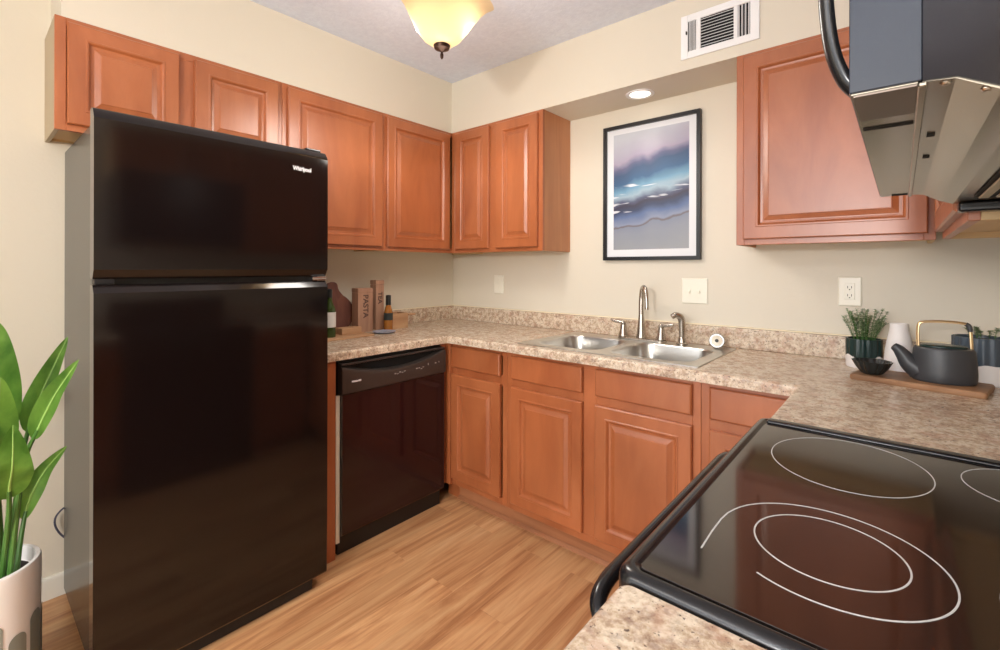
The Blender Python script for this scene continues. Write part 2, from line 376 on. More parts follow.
def carcass(face, u0, u1, z0, z1, depth, d, parent, under=True, frame_w=0.03, mids=(), rails=(), end0=False, end1=False, solid_top=True):
    """box of panels with a face frame whose front is at d; the back is at the wall"""
    sgn = {'x+': 1, 'y-': -1, 'x-': -1}[face]
    back = d - sgn * depth
    def bx(mb, a0, a1, q0, q1, h0, h1, bev=0.0012):
        lo, hi = min(q0, q1), max(q0, q1)
        if face == 'y-': mb.box(a0, a1, lo, hi, h0, h1, bev, 1)
        else: mb.box(lo, hi, a0, a1, h0, h1, bev, 1)
    ff = d - sgn * 0.019
    mb = MB()
    bx(mb, u0, u0 + frame_w, ff, d, z0, z1); bx(mb, u1 - frame_w, u1, ff, d, z0, z1)
    bx(mb, u0 + frame_w, u1 - frame_w, ff, d, z1 - 0.03, z1); bx(mb, u0 + frame_w, u1 - frame_w, ff, d, z0, z0 + 0.034)
    for m_, wd in mids: bx(mb, m_ - wd / 2, m_ + wd / 2, ff, d, z0 + 0.034, z1 - 0.03)
    cuts = [u0 + frame_w] + [q for m_, wd in mids for q in (m_ - wd / 2, m_ + wd / 2)] + [u1 - frame_w]
    for r0, r1 in rails:
        for q0, q1 in zip(cuts[::2], cuts[1::2]): bx(mb, q0, q1, ff, d, r0, r1)
    mb.build('face_frame', M['cherry'], parent, smooth=False)
    for a0, a1, end in ((u0, u0 + 0.014, end0), (u1 - 0.014, u1, end1)):
        mb = MB(); bx(mb, a0, a1, back, ff, z0, z1, 0.0008); mb.build('side_panel', (M['end_laminate'] if face == 'x+' else M['cherry_end']) if end else M['maple_in'], parent, smooth=False)
    mb = MB(); bx(mb, u0 + 0.014, u1 - 0.014, back, back + sgn * 0.006, z0 + 0.01, z1 - 0.02, 0)
    bx(mb, u0 + 0.014, u1 - 0.014, back + sgn * 0.006, ff, z0 + 0.018, z0 + 0.03, 0)
    if solid_top: bx(mb, u0 + 0.014, u1 - 0.014, back + sgn * 0.006, ff, z1 - 0.016, z1, 0)
    mb.build('inner_panel', M['maple_in'], parent, smooth=False)

GU = 'cherry wall cabinets'; GB = 'cherry base cabinets'
UB = 1.381
def upper(face, u0, u1, z0, d, doors, label, depth, center, end0=False, end1=False, mids=(), ztop=ZT):
    r = thing('wall_cabinet', center, label, 'cabinet', GU)
    carcass(face, u0, u1, z0, ztop, depth, d, r, end0=end0, end1=end1, mids=mids)
    for a0, a1 in doors: front('door', 'd', face, a0, a1, z0 + 0.022, ztop - 0.018, d, r, DOOR)
    return r
XL = 0.280   # face frame plane of the cabinets on the left wall
upper('x+', -2.167, -1.384, 1.765, XL, [(-2.136, -1.802), (-1.746, -1.407)], 'short two-door cherry wall cabinet directly above the black refrigerator', XL, (0, -1.775, 1.765), end0=True, mids=[(-1.774, 0.06)])
upper('x+', -1.383, -0.813, UB, XL, [(-1.36, -0.83)], 'widest single-door cherry wall cabinet, beside the refrigerator top', XL, (0, -1.1, UB))
upper('x+', -0.812, -0.002, UB, XL, [(-0.796, -0.312)], 'single-door cherry wall cabinet that runs into the corner', XL, (0, -0.4, UB))
upper('y-', 0.2803, 1.006, UB, -0.283, [(0.328, 0.617), (0.676, 0.980)], 'two narrow-door cherry wall cabinet between corner and framed picture', 0.283, (0.655, 0, UB), end1=True, mids=[(0.647, 0.06)])
upper('y-', 1.987, 2.592, UB, -0.283, [(2.015, 2.572)], 'large cherry wall cabinet with one door above the outlet and herb pot', 0.283, (2.29, 0, UB), end0=True)
upper('x-', -1.066, -0.305, UB, 2.606, [(-1.045, -0.335)], 'cherry wall cabinet behind the microwave, seen from below', 0.294, (2.9, -0.7, UB))
upper('x-', -1.868, -1.068, 1.870, 2.606, [(-1.845, -1.475), (-1.461, -1.09)], 'short cherry wall cabinet above the microwave', 0.294, (2.9, -1.47, 1.87))

def base_cab(face, u0, u1, d, cols, label, center, mids=(), drawer=True):
    r = thing('base_cabinet', center, label, 'cabinet', GB)
    sgn = {'x+': 1, 'y-': -1, 'x-': -1}[face]
    depth = {'x+': d - 0.003, 'y-': -d - 0.003, 'x-': 2.897 - d}[face]
    carcass(face, u0, u1, 0.100, 0.8745, depth, d, r, mids=mids, rails=[(0.695, 0.752)] if drawer else (), solid_top=False)
    for a0, a1 in cols:
        if drawer: front('drawer', 'w', face, a0, a1, 0.743, 0.857, d, r, DRAWER)
        front('door', 'd', face, a0, a1, 0.138, 0.705 if drawer else 0.857, d, r, DOOR)
    k = d - sgn * 0.055
    mb = MB()
    if face == 'y-': mb.box(u0, u1, k, k + 0.016, 0, 0.100).prism([(k, 0), (k - 0.012, 0), (k - 0.010, 0.010), (k - 0.003, 0.018), (k, 0.018)], 'x', u0, u1)
    else: mb.box(min(k, k - sgn * 0.016), max(k, k - sgn * 0.016), u0, u1, 0, 0.100)
    mb.build('toe_kick', M['toe'], r, smooth=False)
    return r
YF = -0.608
base_cab('y-', 0.636, 1.0265, YF, [(0.640, 0.991)], 'narrow cherry base cabinet with one drawer and door, beside the dishwasher', (0.815, -0.3, 0))
base_cab('y-', 1.0275, 1.9500, YF, [(1.062, 1.459), (1.522, 1.922)], 'wide two-door cherry base cabinet under the sink', (1.49, -0.3, 0), mids=[(1.49, 0.063)])
base_cab('y-', 1.9510, 2.2690, YF, [(1.983, 2.252)], 'cherry base cabinet half hidden behind the range handle', (2.11, -0.3, 0))
base_cab('x-', -1.083, -0.640, 2.290, [(-1.06, -0.66)], 'cherry base cabinet between the range and the back corner', (2.6, -0.86, 0))
base_cab('x-', -2.500, -1.8685, 2.275, [(-2.47, -1.91)], 'cherry base cabinet under the near piece of counter', (2.6, -2.19, 0))

fp = MB().box(0.598, 0.6355, -0.6275, -0.590, 0.100, 0.8745, 0.001, 1).box(0.5905, 0.5975, -0.6600, -0.590, 0.100, 0.8745).box(0.545, 0.6355, YF + 0.055, YF + 0.071, 0, 0.100)
tag(fp.build('corner_filler', M['cherry'], smooth=False), 'narrow cherry corner post between dishwasher and base cabinets', 'cabinet panel')
r = MB().box(0.003, 0.622, -1.341, -1.300, 0, 0.8745, 0.001, 1).build('end_panel', M['cherry'], smooth=False)
tag(r, 'narrow cherry end panel standing between refrigerator and dishwasher', 'cabinet panel')

# ------------------------------------------------------------------ countertops
def counter_mesh(xs, ys, inside, bevel_edge, z0=0.8755, z1=0.914):
    bm = bmesh.new(); V = {}
    def vert(i, j):
        if (i, j) not in V: V[(i, j)] = bm.verts.new((xs[i], ys[j], z1))
        return V[(i, j)]
    for i in range(len(xs) - 1):
        for j in range(len(ys) - 1):
            if inside((xs[i] + xs[i + 1]) / 2, (ys[j] + ys[j + 1]) / 2):
                bm.faces.new((vert(i, j), vert(i + 1, j), vert(i + 1, j + 1), vert(i, j + 1)))
    g = bmesh.ops.extrude_face_region(bm, geom=list(bm.faces))
    low = [v for v in g['geom'] if isinstance(v, bmesh.types.BMVert)]
    # the extruded copy goes down
    for v in low: v.co.z = z0
    bmesh.ops.recalc_face_normals(bm, faces=bm.faces)
    ed = [e for e in bm.edges if all(abs(v.co.z - z1) < 1e-6 for v in e.verts) and bevel_edge(*[(v.co.x, v.co.y) for v in e.verts]) ]
    bmesh.ops.bevel(bm, geom=ed, offset=0.012, segments=4, affect='EDGES', profile=0.5)
    mb = MB(); mb.bm.free(); mb.bm = bm
    return mb
XF, YFc, XR = 0.633, -0.645, 2.255
HX0, HX1, HY0, HY1 = 1.100, 1.910, -0.570, -0.100
def inside(x, y):
    if HX0 < x < HX1 and HY0 < y < HY1: return False
    return (x < XF and y > -1.362) or y > YFc or (x > XR and y > -1.083)
def fe(a, b):
    if abs(a[0] - XF) < 1e-5 and abs(b[0] - XF) < 1e-5 and max(a[1], b[1]) <= YFc + 1e-5: return True
    if abs(a[1] - YFc) < 1e-5 and abs(b[1] - YFc) < 1e-5 and min(a[0], b[0]) >= XF - 1e-5 and max(a[0], b[0]) <= XR + 1e-5: return True
    if abs(a[0] - XR) < 1e-5 and abs(b[0] - XR) < 1e-5 and max(a[1], b[1]) <= YFc + 1e-5: return True
    return False
ct = thing('countertop', (1.45, -0.3, 0.8755), 'long U-shaped granite-look countertop that runs round the corner and holds the sink', 'countertop')
counter_mesh([0.001, XF, HX0, HX1, XR, 2.899], [-1.362, -1.083, YFc, HY0, HY1, -0.001], inside, fe).build('worktop', M['granite'], ct, angle=50)
mb = MB().box(0.001, 0.021, -1.362, -0.021, 0.9142, 1.008, 0.004, 2).box(0.001, 2.899, -0.021, -0.001, 0.9142, 1.008, 0.004, 2).box(2.879, 2.899, -1.083, -0.021, 0.9142, 1.008, 0.004, 2)
mb.build('backsplash', M['granite'], ct)
mb = MB().box(0.001, 0.013, -1.362, -0.013, 1.0082, 1.014, 0.002, 1).box(0.001, 2.899, -0.013, -0.001, 1.0082, 1.014, 0.002, 1)
mb.build('splash_top_strip', M['cream_edge'], ct)  # thin cream strip along the top of the backsplash
nc = thing('countertop', (2.58, -2.19, 0.8755), 'near granite-look countertop piece with rounded corner beside the black range', 'countertop')
mb = MB()
def rrect(x0, x1, y0, y1, r, n=6, corners=(1, 1, 1, 1)):
    P = []
    for (cx, cy, a0, k) in ((x1 - r, y1 - r, 0, 0), (x0 + r, y1 - r, PI / 2, 1), (x0 + r, y0 + r, PI, 2), (x1 - r, y0 + r, 1.5 * PI, 3)):
        for i in range(n + 1):
            a = a0 + PI / 2 * i / n
            if corners[k]: P.append((cx + r * math.cos(a), cy + r * math.sin(a)))
            else: P.append((cx + r * (1 if k in (0, 3) else -1), cy + r * (1 if k in (0, 1) else -1)) if i == 0 else (cx + r * (1 if k in (0, 3) else -1) * (1 - 1e-4 * i * (1)), cy + r * (1 if k in (0, 1) else -1)))
    return P
def inset(P, d, c):  # shrink toward the interior of an axis-aligned rounded rectangle
    return [(x + max(-d, min(d, (c[0] - x))), y + max(-d, min(d, (c[1] - y)))) for x, y in P]
N0 = rrect(2.252, 2.899, -2.5, -1.8685, 0.022, 6)
def rr_loop(x0, x1, y0, y1, r, z, n=6): return [(x, y, z) for x, y in rrect(x0, x1, y0, y1, r, n)]
L = []
for i, z in ((0, 0.8755), (0, 0.902), (0.0012, 0.9066), (0.004, 0.911), (0.0085, 0.9135), (0.012, 0.914)):
    L.append(rr_loop(2.252 + i, 2.899 - i, -2.5 + i, -1.8670 - i * 0.4, 0.014 - i * 0.5, z))
mb.loops(L); mb.build('worktop', M['granite'], nc, angle=50)
MB().box(2.879, 2.899, -2.5, -1.8685, 0.9142, 1.008, 0.004, 2).build('backsplash', M['granite'], nc)

# ------------------------------------------------------------------ refrigerator
fr = thing('refrigerator', (0.39, -1.775, 0), 'tall black top-freezer refrigerator standing against the left wall', 'refrigerator')
MB().box(0.03, 0.690, -2.113, -1.420, 0.03, 1.735, 0.006, 2).build('cabinet_body', M['black_side'], fr)
MB().box(0.05, 0.69, -2.10, -1.44, 0.0, 0.0295).box(0.69, 0.728, -2.10, -1.46, 0.004, 0.050, 0.004, 2).build('toe_grille', M['black_matte'], fr)
def crown(p, q, f): return (p + (0.005 * (1 - (2 * f - 1) ** 2) - 0.005 if p > 0.72 else 0), q)
FY0, FY1 = -2.131, -1.412
MB().prism([(0.697, 1.250), (0.738, 1.250), (0.757, 1.277), (0.758, 1.50), (0.757, 1.716), (0.751, 1.728), (0.738, 1.744), (0.728, 1.749), (0.697, 1.749)], 'y', FY0, FY1, 16, crown).build('freezer_door', M['black_gloss'], fr, angle=25)
MB().prism([(0.697, 0.056), (0.750, 0.056), (0.756, 0.064), (0.758, 0.30), (0.759, 0.9), (0.757, 1.208), (0.738, 1.232), (0.697, 1.232)], 'y', FY0, FY1, 16, crown).build('fridge_door', M['black_gloss'], fr, angle=25)
MB().box(0.690, 0.697, FY0 + 0.01, FY1 - 0.006, 0.06, 1.228).box(0.690, 0.697, FY0 + 0.01, FY1 - 0.006, 1.254, 1.745).build('door_gasket', mat('pale_gasket', srgb(190, 182, 164), 0.5), fr)
MB().box(0.692, 0.734, FY0 + 0.004, FY0 + 0.05, 1.2325, 1.2495, 0.003).build('hinge', M['black_matte'], fr)
MB().box(0.700, 0.742, FY1 - 0.058, FY1 + 0.001, 1.2335, 1.2485, 0.003).build('hinge', M['chrome'], fr)['label'] = 'bright metal hinge between the doors'
MB().box(0.64, 0.72, FY1 - 0.075, FY1 - 0.012, 1.7495, 1.760, 0.004).build('hinge_cover', M['black_satin'], fr)
text('brand_badge', 'Whirlpool', 0.022, (0.7561, -1.556, 1.656), (0, 1, 0), (0, 0, 1), M['badge'], fr, 0.001, bold=0.0006, xs=0.78)

# cord loop behind the refrigerator
P = catmull([(0.024, -2.075, 0.345), (0.024, -2.110, 0.343), (0.024, -2.134, 0.318), (0.024, -2.137, 0.285), (0.024, -2.122, 0.245), (0.024, -2.098, 0.213), (0.024, -2.07, 0.20)], 8)
tag(MB().tube(P, 0.0035, 8).build('power_cord', M['cord'], base=(0.024, -2.1, 0.2)), 'thin dark cord looping out behind the refrigerator', 'cord')

# ------------------------------------------------------------------ dishwasher
dw = thing('dishwasher', (0.32, -0.975, 0), 'black built-in dishwasher under the counter by the corner', 'dishwasher')
DY0, DY1 = -1.284, -0.664
MB().box(0.03, 0.598, DY0 + 0.008, DY1 - 0.004, 0.0, 0.868).build('tub', M['black_matte'], dw)
MB().prism([(0.600, 0.088), (0.622, 0.088), (0.628, 0.096), (0.631, 0.40), (0.630, 0.712), (0.626, 0.719), (0.600, 0.719)], 'y', DY0 + 0.012, DY1, 10).build('door', M['dw_red'], dw)
# control panel: the top edge sags in the middle over a finger pocket
mb = MB(); L = []; n = 30
for k in range(n + 1):
    f = k / n; y = DY0 + 0.006 + (DY1 - DY0 - 0.006) * f
    sag = 0.048 * (math.sin(PI * min(1, max(0, (f - 0.03) / 0.94)))) ** 0.8 if 0.03 < f < 0.97 else 0
    zt = 0.846 - sag
    L.append([(0.600, y, 0.7205), (0.634, y, 0.7205), (0.640, y, 0.726), (0.641, y, zt - 0.020), (0.637, y, zt - 0.006), (0.622, y, zt), (0.600, y, zt + 0.002)])
mb.loops(L); mb.build('control_panel', M['dw_panel'], dw, angle=50)
MB().box(0.600, 0.606, DY0 + 0.01, DY1 - 0.004, 0.80, 0.8475).build('finger_pocket', M['dark_void'], dw)
MB().box(0.600, 0.633, DY0 + 0.006, DY1, 0.8480, 0.857, 0.003).build('top_ledge', M['dw_panel'], dw)
MB().box(0.600, 0.612, DY0 - 0.008, DY0 + 0.010, 0.06, 0.715).build('side_flange', M['white_plastic'], dw)['label'] = 'white flange at the side of the door'
MB().box(0.560, 0.590, DY0 + 0.01, DY1 - 0.006, 0.004, 0.086, 0.003).build('kick_plate', M['black_matte'], dw)
text('brand_badge', 'FRIGIDAIRE', 0.0105, (0.6412, -1.233, 0.770), (0, 1, 0), (0, 0, 1), M['badge'], dw, 0.0006, bold=0.0005, xs=0.9)
bm_mat = mat('grey_button_print', srgb(170, 168, 165), 0.5)
for k, (yy, zz, h) in enumerate([(-1.000, .767, .008), (-.986, .765, .006), (-.972, .771, .008), (-.958, .768, .005), (-.944, .772, .007), (-.868, .771, .010), (-.852, .772, .008), (-.838, .766, .007), (-.826, .773, .006), (-.79, .779, .020), (-.742, .780, .010), (-.716, .782, .014)]):
    MB().box(0.6405, 0.6418, yy, yy + (0.010 if h < .012 else .004), zz, zz + h * 0.55).build('button_mark', bm_mat, dw, smooth=False)

# ------------------------------------------------------------------ range (stove)
sv = thing('range', (2.57, -1.48, 0), 'black freestanding electric range with ceramic cooktop in the right counter', 'stove')
SY0, SY1, SX0, SX1 = -1.865, -1.086, 2.240, 2.860
MB().box(2.285, 2.88, SY0 + 0.006, SY1 - 0.006, 0.0, 0.874, 0.003).build('oven_body', M['black_satin'], sv)
MB().box(2.243, 2.284, SY0 + 0.012, SY1 - 0.012, 0.215, 0.868, 0.010, 3).build('oven_door', M['black_gloss'], sv)
MB().box(2.247, 2.284, SY0 + 0.012, SY1 - 0.012, 0.025, 0.205, 0.008, 3).build('storage_drawer', M['black_gloss'], sv)
# cooktop frame: raised rounded rim round the glass
L = []
def cl(i, z, r): return rr_loop(SX0 + i, SX1 - i, SY0 + i, SY1 - i, r, z, 6)
L = [cl(0.006, 0.876, 0.02), cl(0.0, 0.882, 0.024), cl(0.0, 0.908, 0.024), cl(0.002, 0.915, 0.023), cl(0.007, 0.9195, 0.02), cl(0.014, 0.9210, 0.016), cl(0.019, 0.9195, 0.014), cl(0.022, 0.9165, 0.012), cl(0.026, 0.9165, 0.012)]
mb = MB(); mb.loops(L, cap1=True); mb.build('cooktop_frame', M['black_satin'], sv, angle=50)
L = [rr_loop(SX0 + 0.023, SX1 - 0.023, SY0 + 0.023, SY1 - 0.052, 0.010, 0.9170), rr_loop(SX0 + 0.023, SX1 - 0.023, SY0 + 0.023, SY1 - 0.052, 0.010, 0.9195), rr_loop(SX0 + 0.024, SX1 - 0.024, SY0 + 0.024, SY1 - 0.053, 0.009, 0.9200)]
mb = MB(); mb.loops(L); mb.build('ceramic_glass', M['glass_black'], sv, smooth=False)
mb = MB(); mb.box(SX0 + 0.0235, SX1 - 0.0235, SY1 - 0.050, SY1 - 0.0225, 0.9168, 0.9265, 0.005, 3); mb.build('rear_trim_bar', M['black_satin'], sv)
def ring(pts, w, closed):
    mb = MB(); n = len(pts); L = []
    for i, p in enumerate(pts):
        a = Vector(pts[(i - 1) % n] if closed or i else pts[0]); b = Vector(pts[(i + 1) % n] if closed or i < n - 1 else pts[-1])
        tg = (b - a).normalized(); nr = Vector((-tg.y, tg.x, 0)); p = Vector(p)
        L.append([p + nr * w, p + nr * w + Vector((0, 0, 0.0004)), p - nr * w + Vector((0, 0, 0.0004)), p - nr * w])
    if closed: L.append(L[0])
    mb.loops(L, True, not closed, not closed)
    return mb
GZ = 0.9201
def ell(cx, cy, rx, ry, a0=0, a1=2 * PI, n=72): return [(cx + rx * math.cos(a0 + (a1 - a0) * i / n), cy + ry * math.sin(a0 + (a1 - a0) * i / n), GZ) for i in range(n + (0 if abs(a1 - a0 - 2 * PI) < 1e-6 else 1))]
ring(ell(2.429, -1.298, 0.121, 0.139), 0.0008, True).build('burner_ring', M['ring'], sv)
ring(ell(2.433, -1.645, 0.083, 0.082), 0.0010, True).build('burner_ring', M['ring'], sv)
o2 = ell(2.433, -1.652, 0.123, 0.121, math.radians(-118), math.radians(163), 64)
o2 += [(2.3105, -1.635, GZ), (2.308, -1.66, GZ), (2.3075, -1.70, GZ), (2.309, -1.752, GZ)]
ring(o2, 0.0010, False).build('burner_ring', M['ring'], sv)
ring(ell(2.684, -1.240, 0.098, 0.100), 0.0008, True).build('burner_ring', M['ring'], sv)
ring(ell(2.690, -1.64, 0.10, 0.10), 0.0011, True).build('burner_ring', M['ring'], sv)
# oven handle: a long flattened bar bending back into the door at both ends
P = catmull([(2.243, SY0 + 0.046, 0.790), (2.215, SY0 + 0.042, 0.802), (2.190, SY0 + 0.056, 0.820), (2.181, SY0 + 0.095, 0.828), (2.180, -1.70, 0.829), (2.180, -1.48, 0.829), (2.180, -1.26, 0.829), (2.181, SY1 - 0.095, 0.828), (2.190, SY1 - 0.056, 0.820), (2.215, SY1 - 0.042, 0.802), (2.243, SY1 - 0.046, 0.790)], 6)
MB().tube(P, 0.0115, 14).build('oven_handle', M['black_satin'], sv)
# backguard with knobs and clock
bgd = MB().prism([(2.862, 0.905), (2.897, 0.905), (2.897, 1.09), (2.880, 1.09), (2.862, 1.07)], 'y', SY0 + 0.006, SY1 - 0.006).build('backguard', M['black_gloss'], sv)
for yy in (-1.80, -1.72, -1.25, -1.17):
    b2 = MB()
    b2.loops([[(x, yy + 0.02 * r * math.cos(2 * PI * k / 20), 1.01 + 0.02 * r * math.sin(2 * PI * k / 20)) for k in range(20)] for x, r in ((2.862, 1.1), (2.856, 1.1), (2.855, 0.95), (2.842, 0.85))])
    b2.build('knob', M['black_matte'], sv)

# ------------------------------------------------------------------ microwave above the range
mw = thing('microwave', (2.68, -1.46, 1.40), 'black over-the-range microwave with curved handle and steel underside', 'microwave')
MY0, MY1 = -1.860, -1.072
MB().box(2.470, 2.5192, MY0, MY1, 1.4425, 1.8685, 0.0008, 1).build('door', mat('blue_black_door', srgb(40, 45, 55), 0.24, 0, **{'Specular IOR Level': 0.3}), mw)
# outer case: the bottom steps down behind the door
prof = [(2.5194, 1.4420), (2.5194, 1.8685), (2.896, 1.8685), (2.896, 1.4175), (2.585, 1.4190), (2.566, 1.426), (2.540, 1.4405)]
MB().prism(prof, 'y', MY0, MY1).build('case', mat('black_case_enamel', srgb(24, 17, 18), 0.14, 0, **{'Specular IOR Level': 0.16}), mw, smooth=False)
und = [(2.5195, 1.4415), (2.5395, 1.4395), (2.5655, 1.4240), (2.5845, 1.4165), (2.66, 1.4160), (2.8955, 1.4160)]
L = []
for (x, z) in und: L.append([(x, MY0 + 0.0025, z), (x, MY1 - 0.001, z), (x, MY1 - 0.001, z + 0.0025), (x, MY0 + 0.0025, z + 0.0025)])
mb = MB(); mb.loops(L); up_ = mb.build('bottom_pan', M['hood_steel'], mw, smooth=False)
mb = MB().box(2.4715, 2.5165, MY0 + 0.0025, MY1 - 0.001, 1.4413, 1.4424); mb.build('door_underside', M['hood_steel'], mw, smooth=False)
MB().box(2.4735, 2.5155, -1.727, -1.716, 1.4402, 1.4413).build('vent_slot', M['dark_void'], mw, smooth=False)
MB().box(2.490, 2.5155, MY1 - 0.03, MY1 - 0.01, 1.4402, 1.4413).build('vent_slot', M['dark_void'], mw, smooth=False)
MB().box(2.5165, 2.5225, MY0 + 0.002, MY1, 1.4375, 1.4415, 0.001, 1).build('pan_flange', M['hood_steel'], mw, smooth=False)
for (x, y, z) in ((2.534, MY0 + 0.012, 1.4400), (2.558, MY0 + 0.011, 1.4290)):
    MB().lathe([(0.0012, -0.0022), (0.003, -0.0018), (0.004, -0.0004), (0.004, 0.001)], (x, y, z), 16).build('screw', M['nickel'], mw)
for y in (-1.66, -1.52):
    MB().box(2.528, 2.535, y, y + 0.014, 1.4386, 1.4402).build('mounting_slot', M['dark_void'], mw, smooth=False)
MB().box(2.473, 2.516, -1.856, -1.765, 1.4395, 1.4412).build('front_grille', mat('brown_grey_grille', srgb(104, 92, 82), 0.35, 0.6), mw, smooth=False)
f_ = MB().box(2.604, 2.82, -1.80, -1.20, 1.4125, 1.4159, 0.001, 1).build('grease_filter', M['dark_void'], mw, smooth=False)
for k in range(10):
    MB().box(2.609 + 0.021 * k, 2.622 + 0.021 * k, -1.79, -1.21, 1.4090, 1.4124, 0.001, 1).build('filter_slat', mat('filter_slat_steel', srgb(176, 160, 128), 0.35, 0.6) if k == 0 else bpy.data.materials['filter_slat_steel'], f_, smooth=False)
MB().box(2.590, 2.88, -1.112, -1.074, 1.396, 1.4158, 0.005, 3).build('rear_vent_bar', M['black_satin'], mw)
P = catmull([(2.4745, -1.835, 1.450), (2.464, -1.837, 1.466), (2.4545, -1.838, 1.50), (2.4495, -1.838, 1.56), (2.447, -1.838, 1.66), (2.4495, -1.838, 1.75), (2.4545, -1.838, 1.81), (2.464, -1.837, 1.843), (2.4745, -1.835, 1.858)], 6)
MB().tube(P, 0.0058, 14, flat=1.3).build('door_handle', M['black_satin'], mw)

# ------------------------------------------------------------------ sink and faucet
sk = thing('kitchen_sink', (1.5, -0.33, 0.72), 'stainless steel double-bowl drop-in sink in the countertop', 'sink')
def bowl(bx0, bx1, by0, by1, ox0, ox1, oy0, oy1):
    n = 12; z = 0.9185
    hole = rrect(bx0, bx1, by0, by1, 0.075, n); cx, cy = (bx0 + bx1) / 2, (by0 + by1) / 2
    outer = []
    q = len(hole)
    for k, (x, y) in enumerate(hole):
        corner = k // (n + 1); i = k % (n + 1); f = i / n
        C4 = [(ox1, oy1), (ox0, oy1), (ox0, oy0), (ox1, oy0)][corner]
        if corner == 0: p = (ox1, y + (oy1 - y) * min(1, 2 * f)) if f < 0.5 else (ox1 + (x - ox1) * (2 * f - 1), oy1)
        elif corner == 1: p = (x + (ox0 - x) * min(1, 2 * f), oy1) if f < 0.5 else (ox0, oy1 + (y - oy1) * (2 * f - 1))
        elif corner == 2: p = (ox0, y + (oy0 - y) * min(1, 2 * f)) if f < 0.5 else (ox0 + (x - ox0) * (2 * f - 1), oy0)
        else: p = (x + (ox1 - x) * min(1, 2 * f), oy0) if f < 0.5 else (ox1, oy0 + (y - oy0) * (2 * f - 1))
        outer.append(p)
    sc = lambda i: rrect(bx0 + i, bx1 - i, by0 + i, by1 - i, max(0.02, 0.075 - i * 0.3), n)
    L = [[(x, y, 0.9146) for x, y in outer], [(x, y, z) for x, y in outer], [(x, y, z + 0.0005) for x, y in hole]]
    for i, zz in ((0.003, z - 0.002), (0.007, z - 0.010), (0.012, z - 0.06), (0.018, z - 0.13), (0.028, z - 0.155), (0.05, z - 0.168), (0.10, z - 0.172)):
        L.append([(x, y, zz) for x, y in sc(i)])
    mb = MB(); mb.loops(L, cap0=False, cap1=True)
    b = mb.build('basin', M['steel'], sk, angle=50)
    MB().lathe([(0.045, 0.0), (0.044, 0.003), (0.036, 0.003), (0.030, -0.0), (0.01, -0.0)], (cx, cy, z - 0.1718), 28).build('drain', M['chrome'], b)
bowl(1.130, 1.480, -0.545, -0.165, 1.080, 1.4995, -0.592, -0.062)
bowl(1.520, 1.885, -0.545, -0.165, 1.4997, 1.932, -0.592, -0.062)

fa = thing('faucet', (1.5, -0.11, 0.919), 'brushed nickel gooseneck faucet with two lever handles at the sink', 'faucet')
L = [rr_loop(1.375, 1.630, -0.140, -0.078, 0.03, 0.9193), rr_loop(1.375, 1.630, -0.140, -0.078, 0.03, 0.927), rr_loop(1.382, 1.623, -0.133, -0.085, 0.024, 0.932)]
MB().loops(L).build('deck_plate', M['nickel'], fa)
MB().lathe([(0.026, 0.0), (0.026, 0.006), (0.022, 0.02), (0.020, 0.05), (0.0165, 0.085), (0.0135, 0.12)], (1.5, -0.11, 0.932), 24).build('spout_base', M['nickel'], fa)
P = catmull([(1.5, -0.11, 1.045), (1.5, -0.11, 1.10), (1.502, -0.111, 1.145), (1.511, -0.124, 1.178), (1.529, -0.146, 1.190), (1.547, -0.168, 1.178), (1.557, -0.180, 1.145), (1.561, -0.185, 1.105), (1.562, -0.186, 1.082)], 8)
n = len(P); MB().tube(P, 0.0125, 16, radii=[0.0135 - 0.004 * i / n for i in range(n)]).build('spout', M['nickel'], fa)
for sx, xx in ((-1, 1.402), (1, 1.603)):
    h = MB().lathe([(0.026, 0), (0.026, 0.005), (0.022, 0.014), (0.0145, 0.05), (0.013, 0.060), (0.0145, 0.068), (0.009, 0.077)], (xx, -0.11, 0.932), 24).build('handle_base', M['nickel'], fa)
    P = [(xx, -0.11, 1.0), (xx + sx * 0.02, -0.112, 1.004), (xx + sx * 0.045, -0.114, 1.007), (xx + sx * 0.062, -0.115, 1.010)]
    MB().tube(P, 0.007, 12, radii=[0.011, 0.0095, 0.0095, 0.007]).build('lever', M['nickel'], h)
sp = thing('side_sprayer', (1.705, -0.11, 0.919), 'brushed nickel side sprayer standing right of the faucet', 'sprayer')
MB().lathe([(0.027, 0), (0.027, 0.005), (0.020, 0.010), (0.017, 0.030), (0.013, 0.036)], (1.705, -0.11, 0.9193), 24).build('base', M['nickel'], sp)
P = catmull([(1.705, -0.11, 0.953), (1.705, -0.11, 1.0), (1.704, -0.112, 1.035), (1.698, -0.118, 1.052), (1.682, -0.130, 1.060), (1.668, -0.142, 1.052)], 6)
n = len(P); MB().tube(P, 0.014, 16, radii=[0.0135 + 0.004 * math.sin(PI * i / n) - 0.002 * i / n for i in range(n)]).build('spray_head', M['nickel'], sp)
st_ = thing('sink_strainer', (1.862, -0.105, 0.919), 'small round chrome sink strainer standing on edge behind the sink', 'strainer')
def disc(mb, c, d, prof, seg=28):
    d = Vector(d).normalized(); a = d.orthogonal().normalized(); b = d.cross(a); c = Vector(c)
    mb.loops([[c + d * h + (a * math.cos(2 * PI * k / seg) + b * math.sin(2 * PI * k / seg)) * r for k in range(seg)] for r, h in prof]); return mb
dv = (0.22, -0.95, 0.22)
disc(MB(), (1.862, -0.105, 0.9515), dv, [(0.012, -0.022), (0.016, -0.018), (0.022, -0.006), (0.033, 0.0), (0.034, 0.004), (0.031, 0.008), (0.025, 0.008)]).build('rim', mat('dull_chrome', srgb(140, 138, 135), 0.2, 1.0), st_)
disc(MB(), (1.862, -0.105, 0.9515), dv, [(0.0245, 0.006), (0.023, 0.0105), (0.008, 0.012)]).build('face', mat('cream_disc', srgb(226, 214, 192), 0.3), st_)
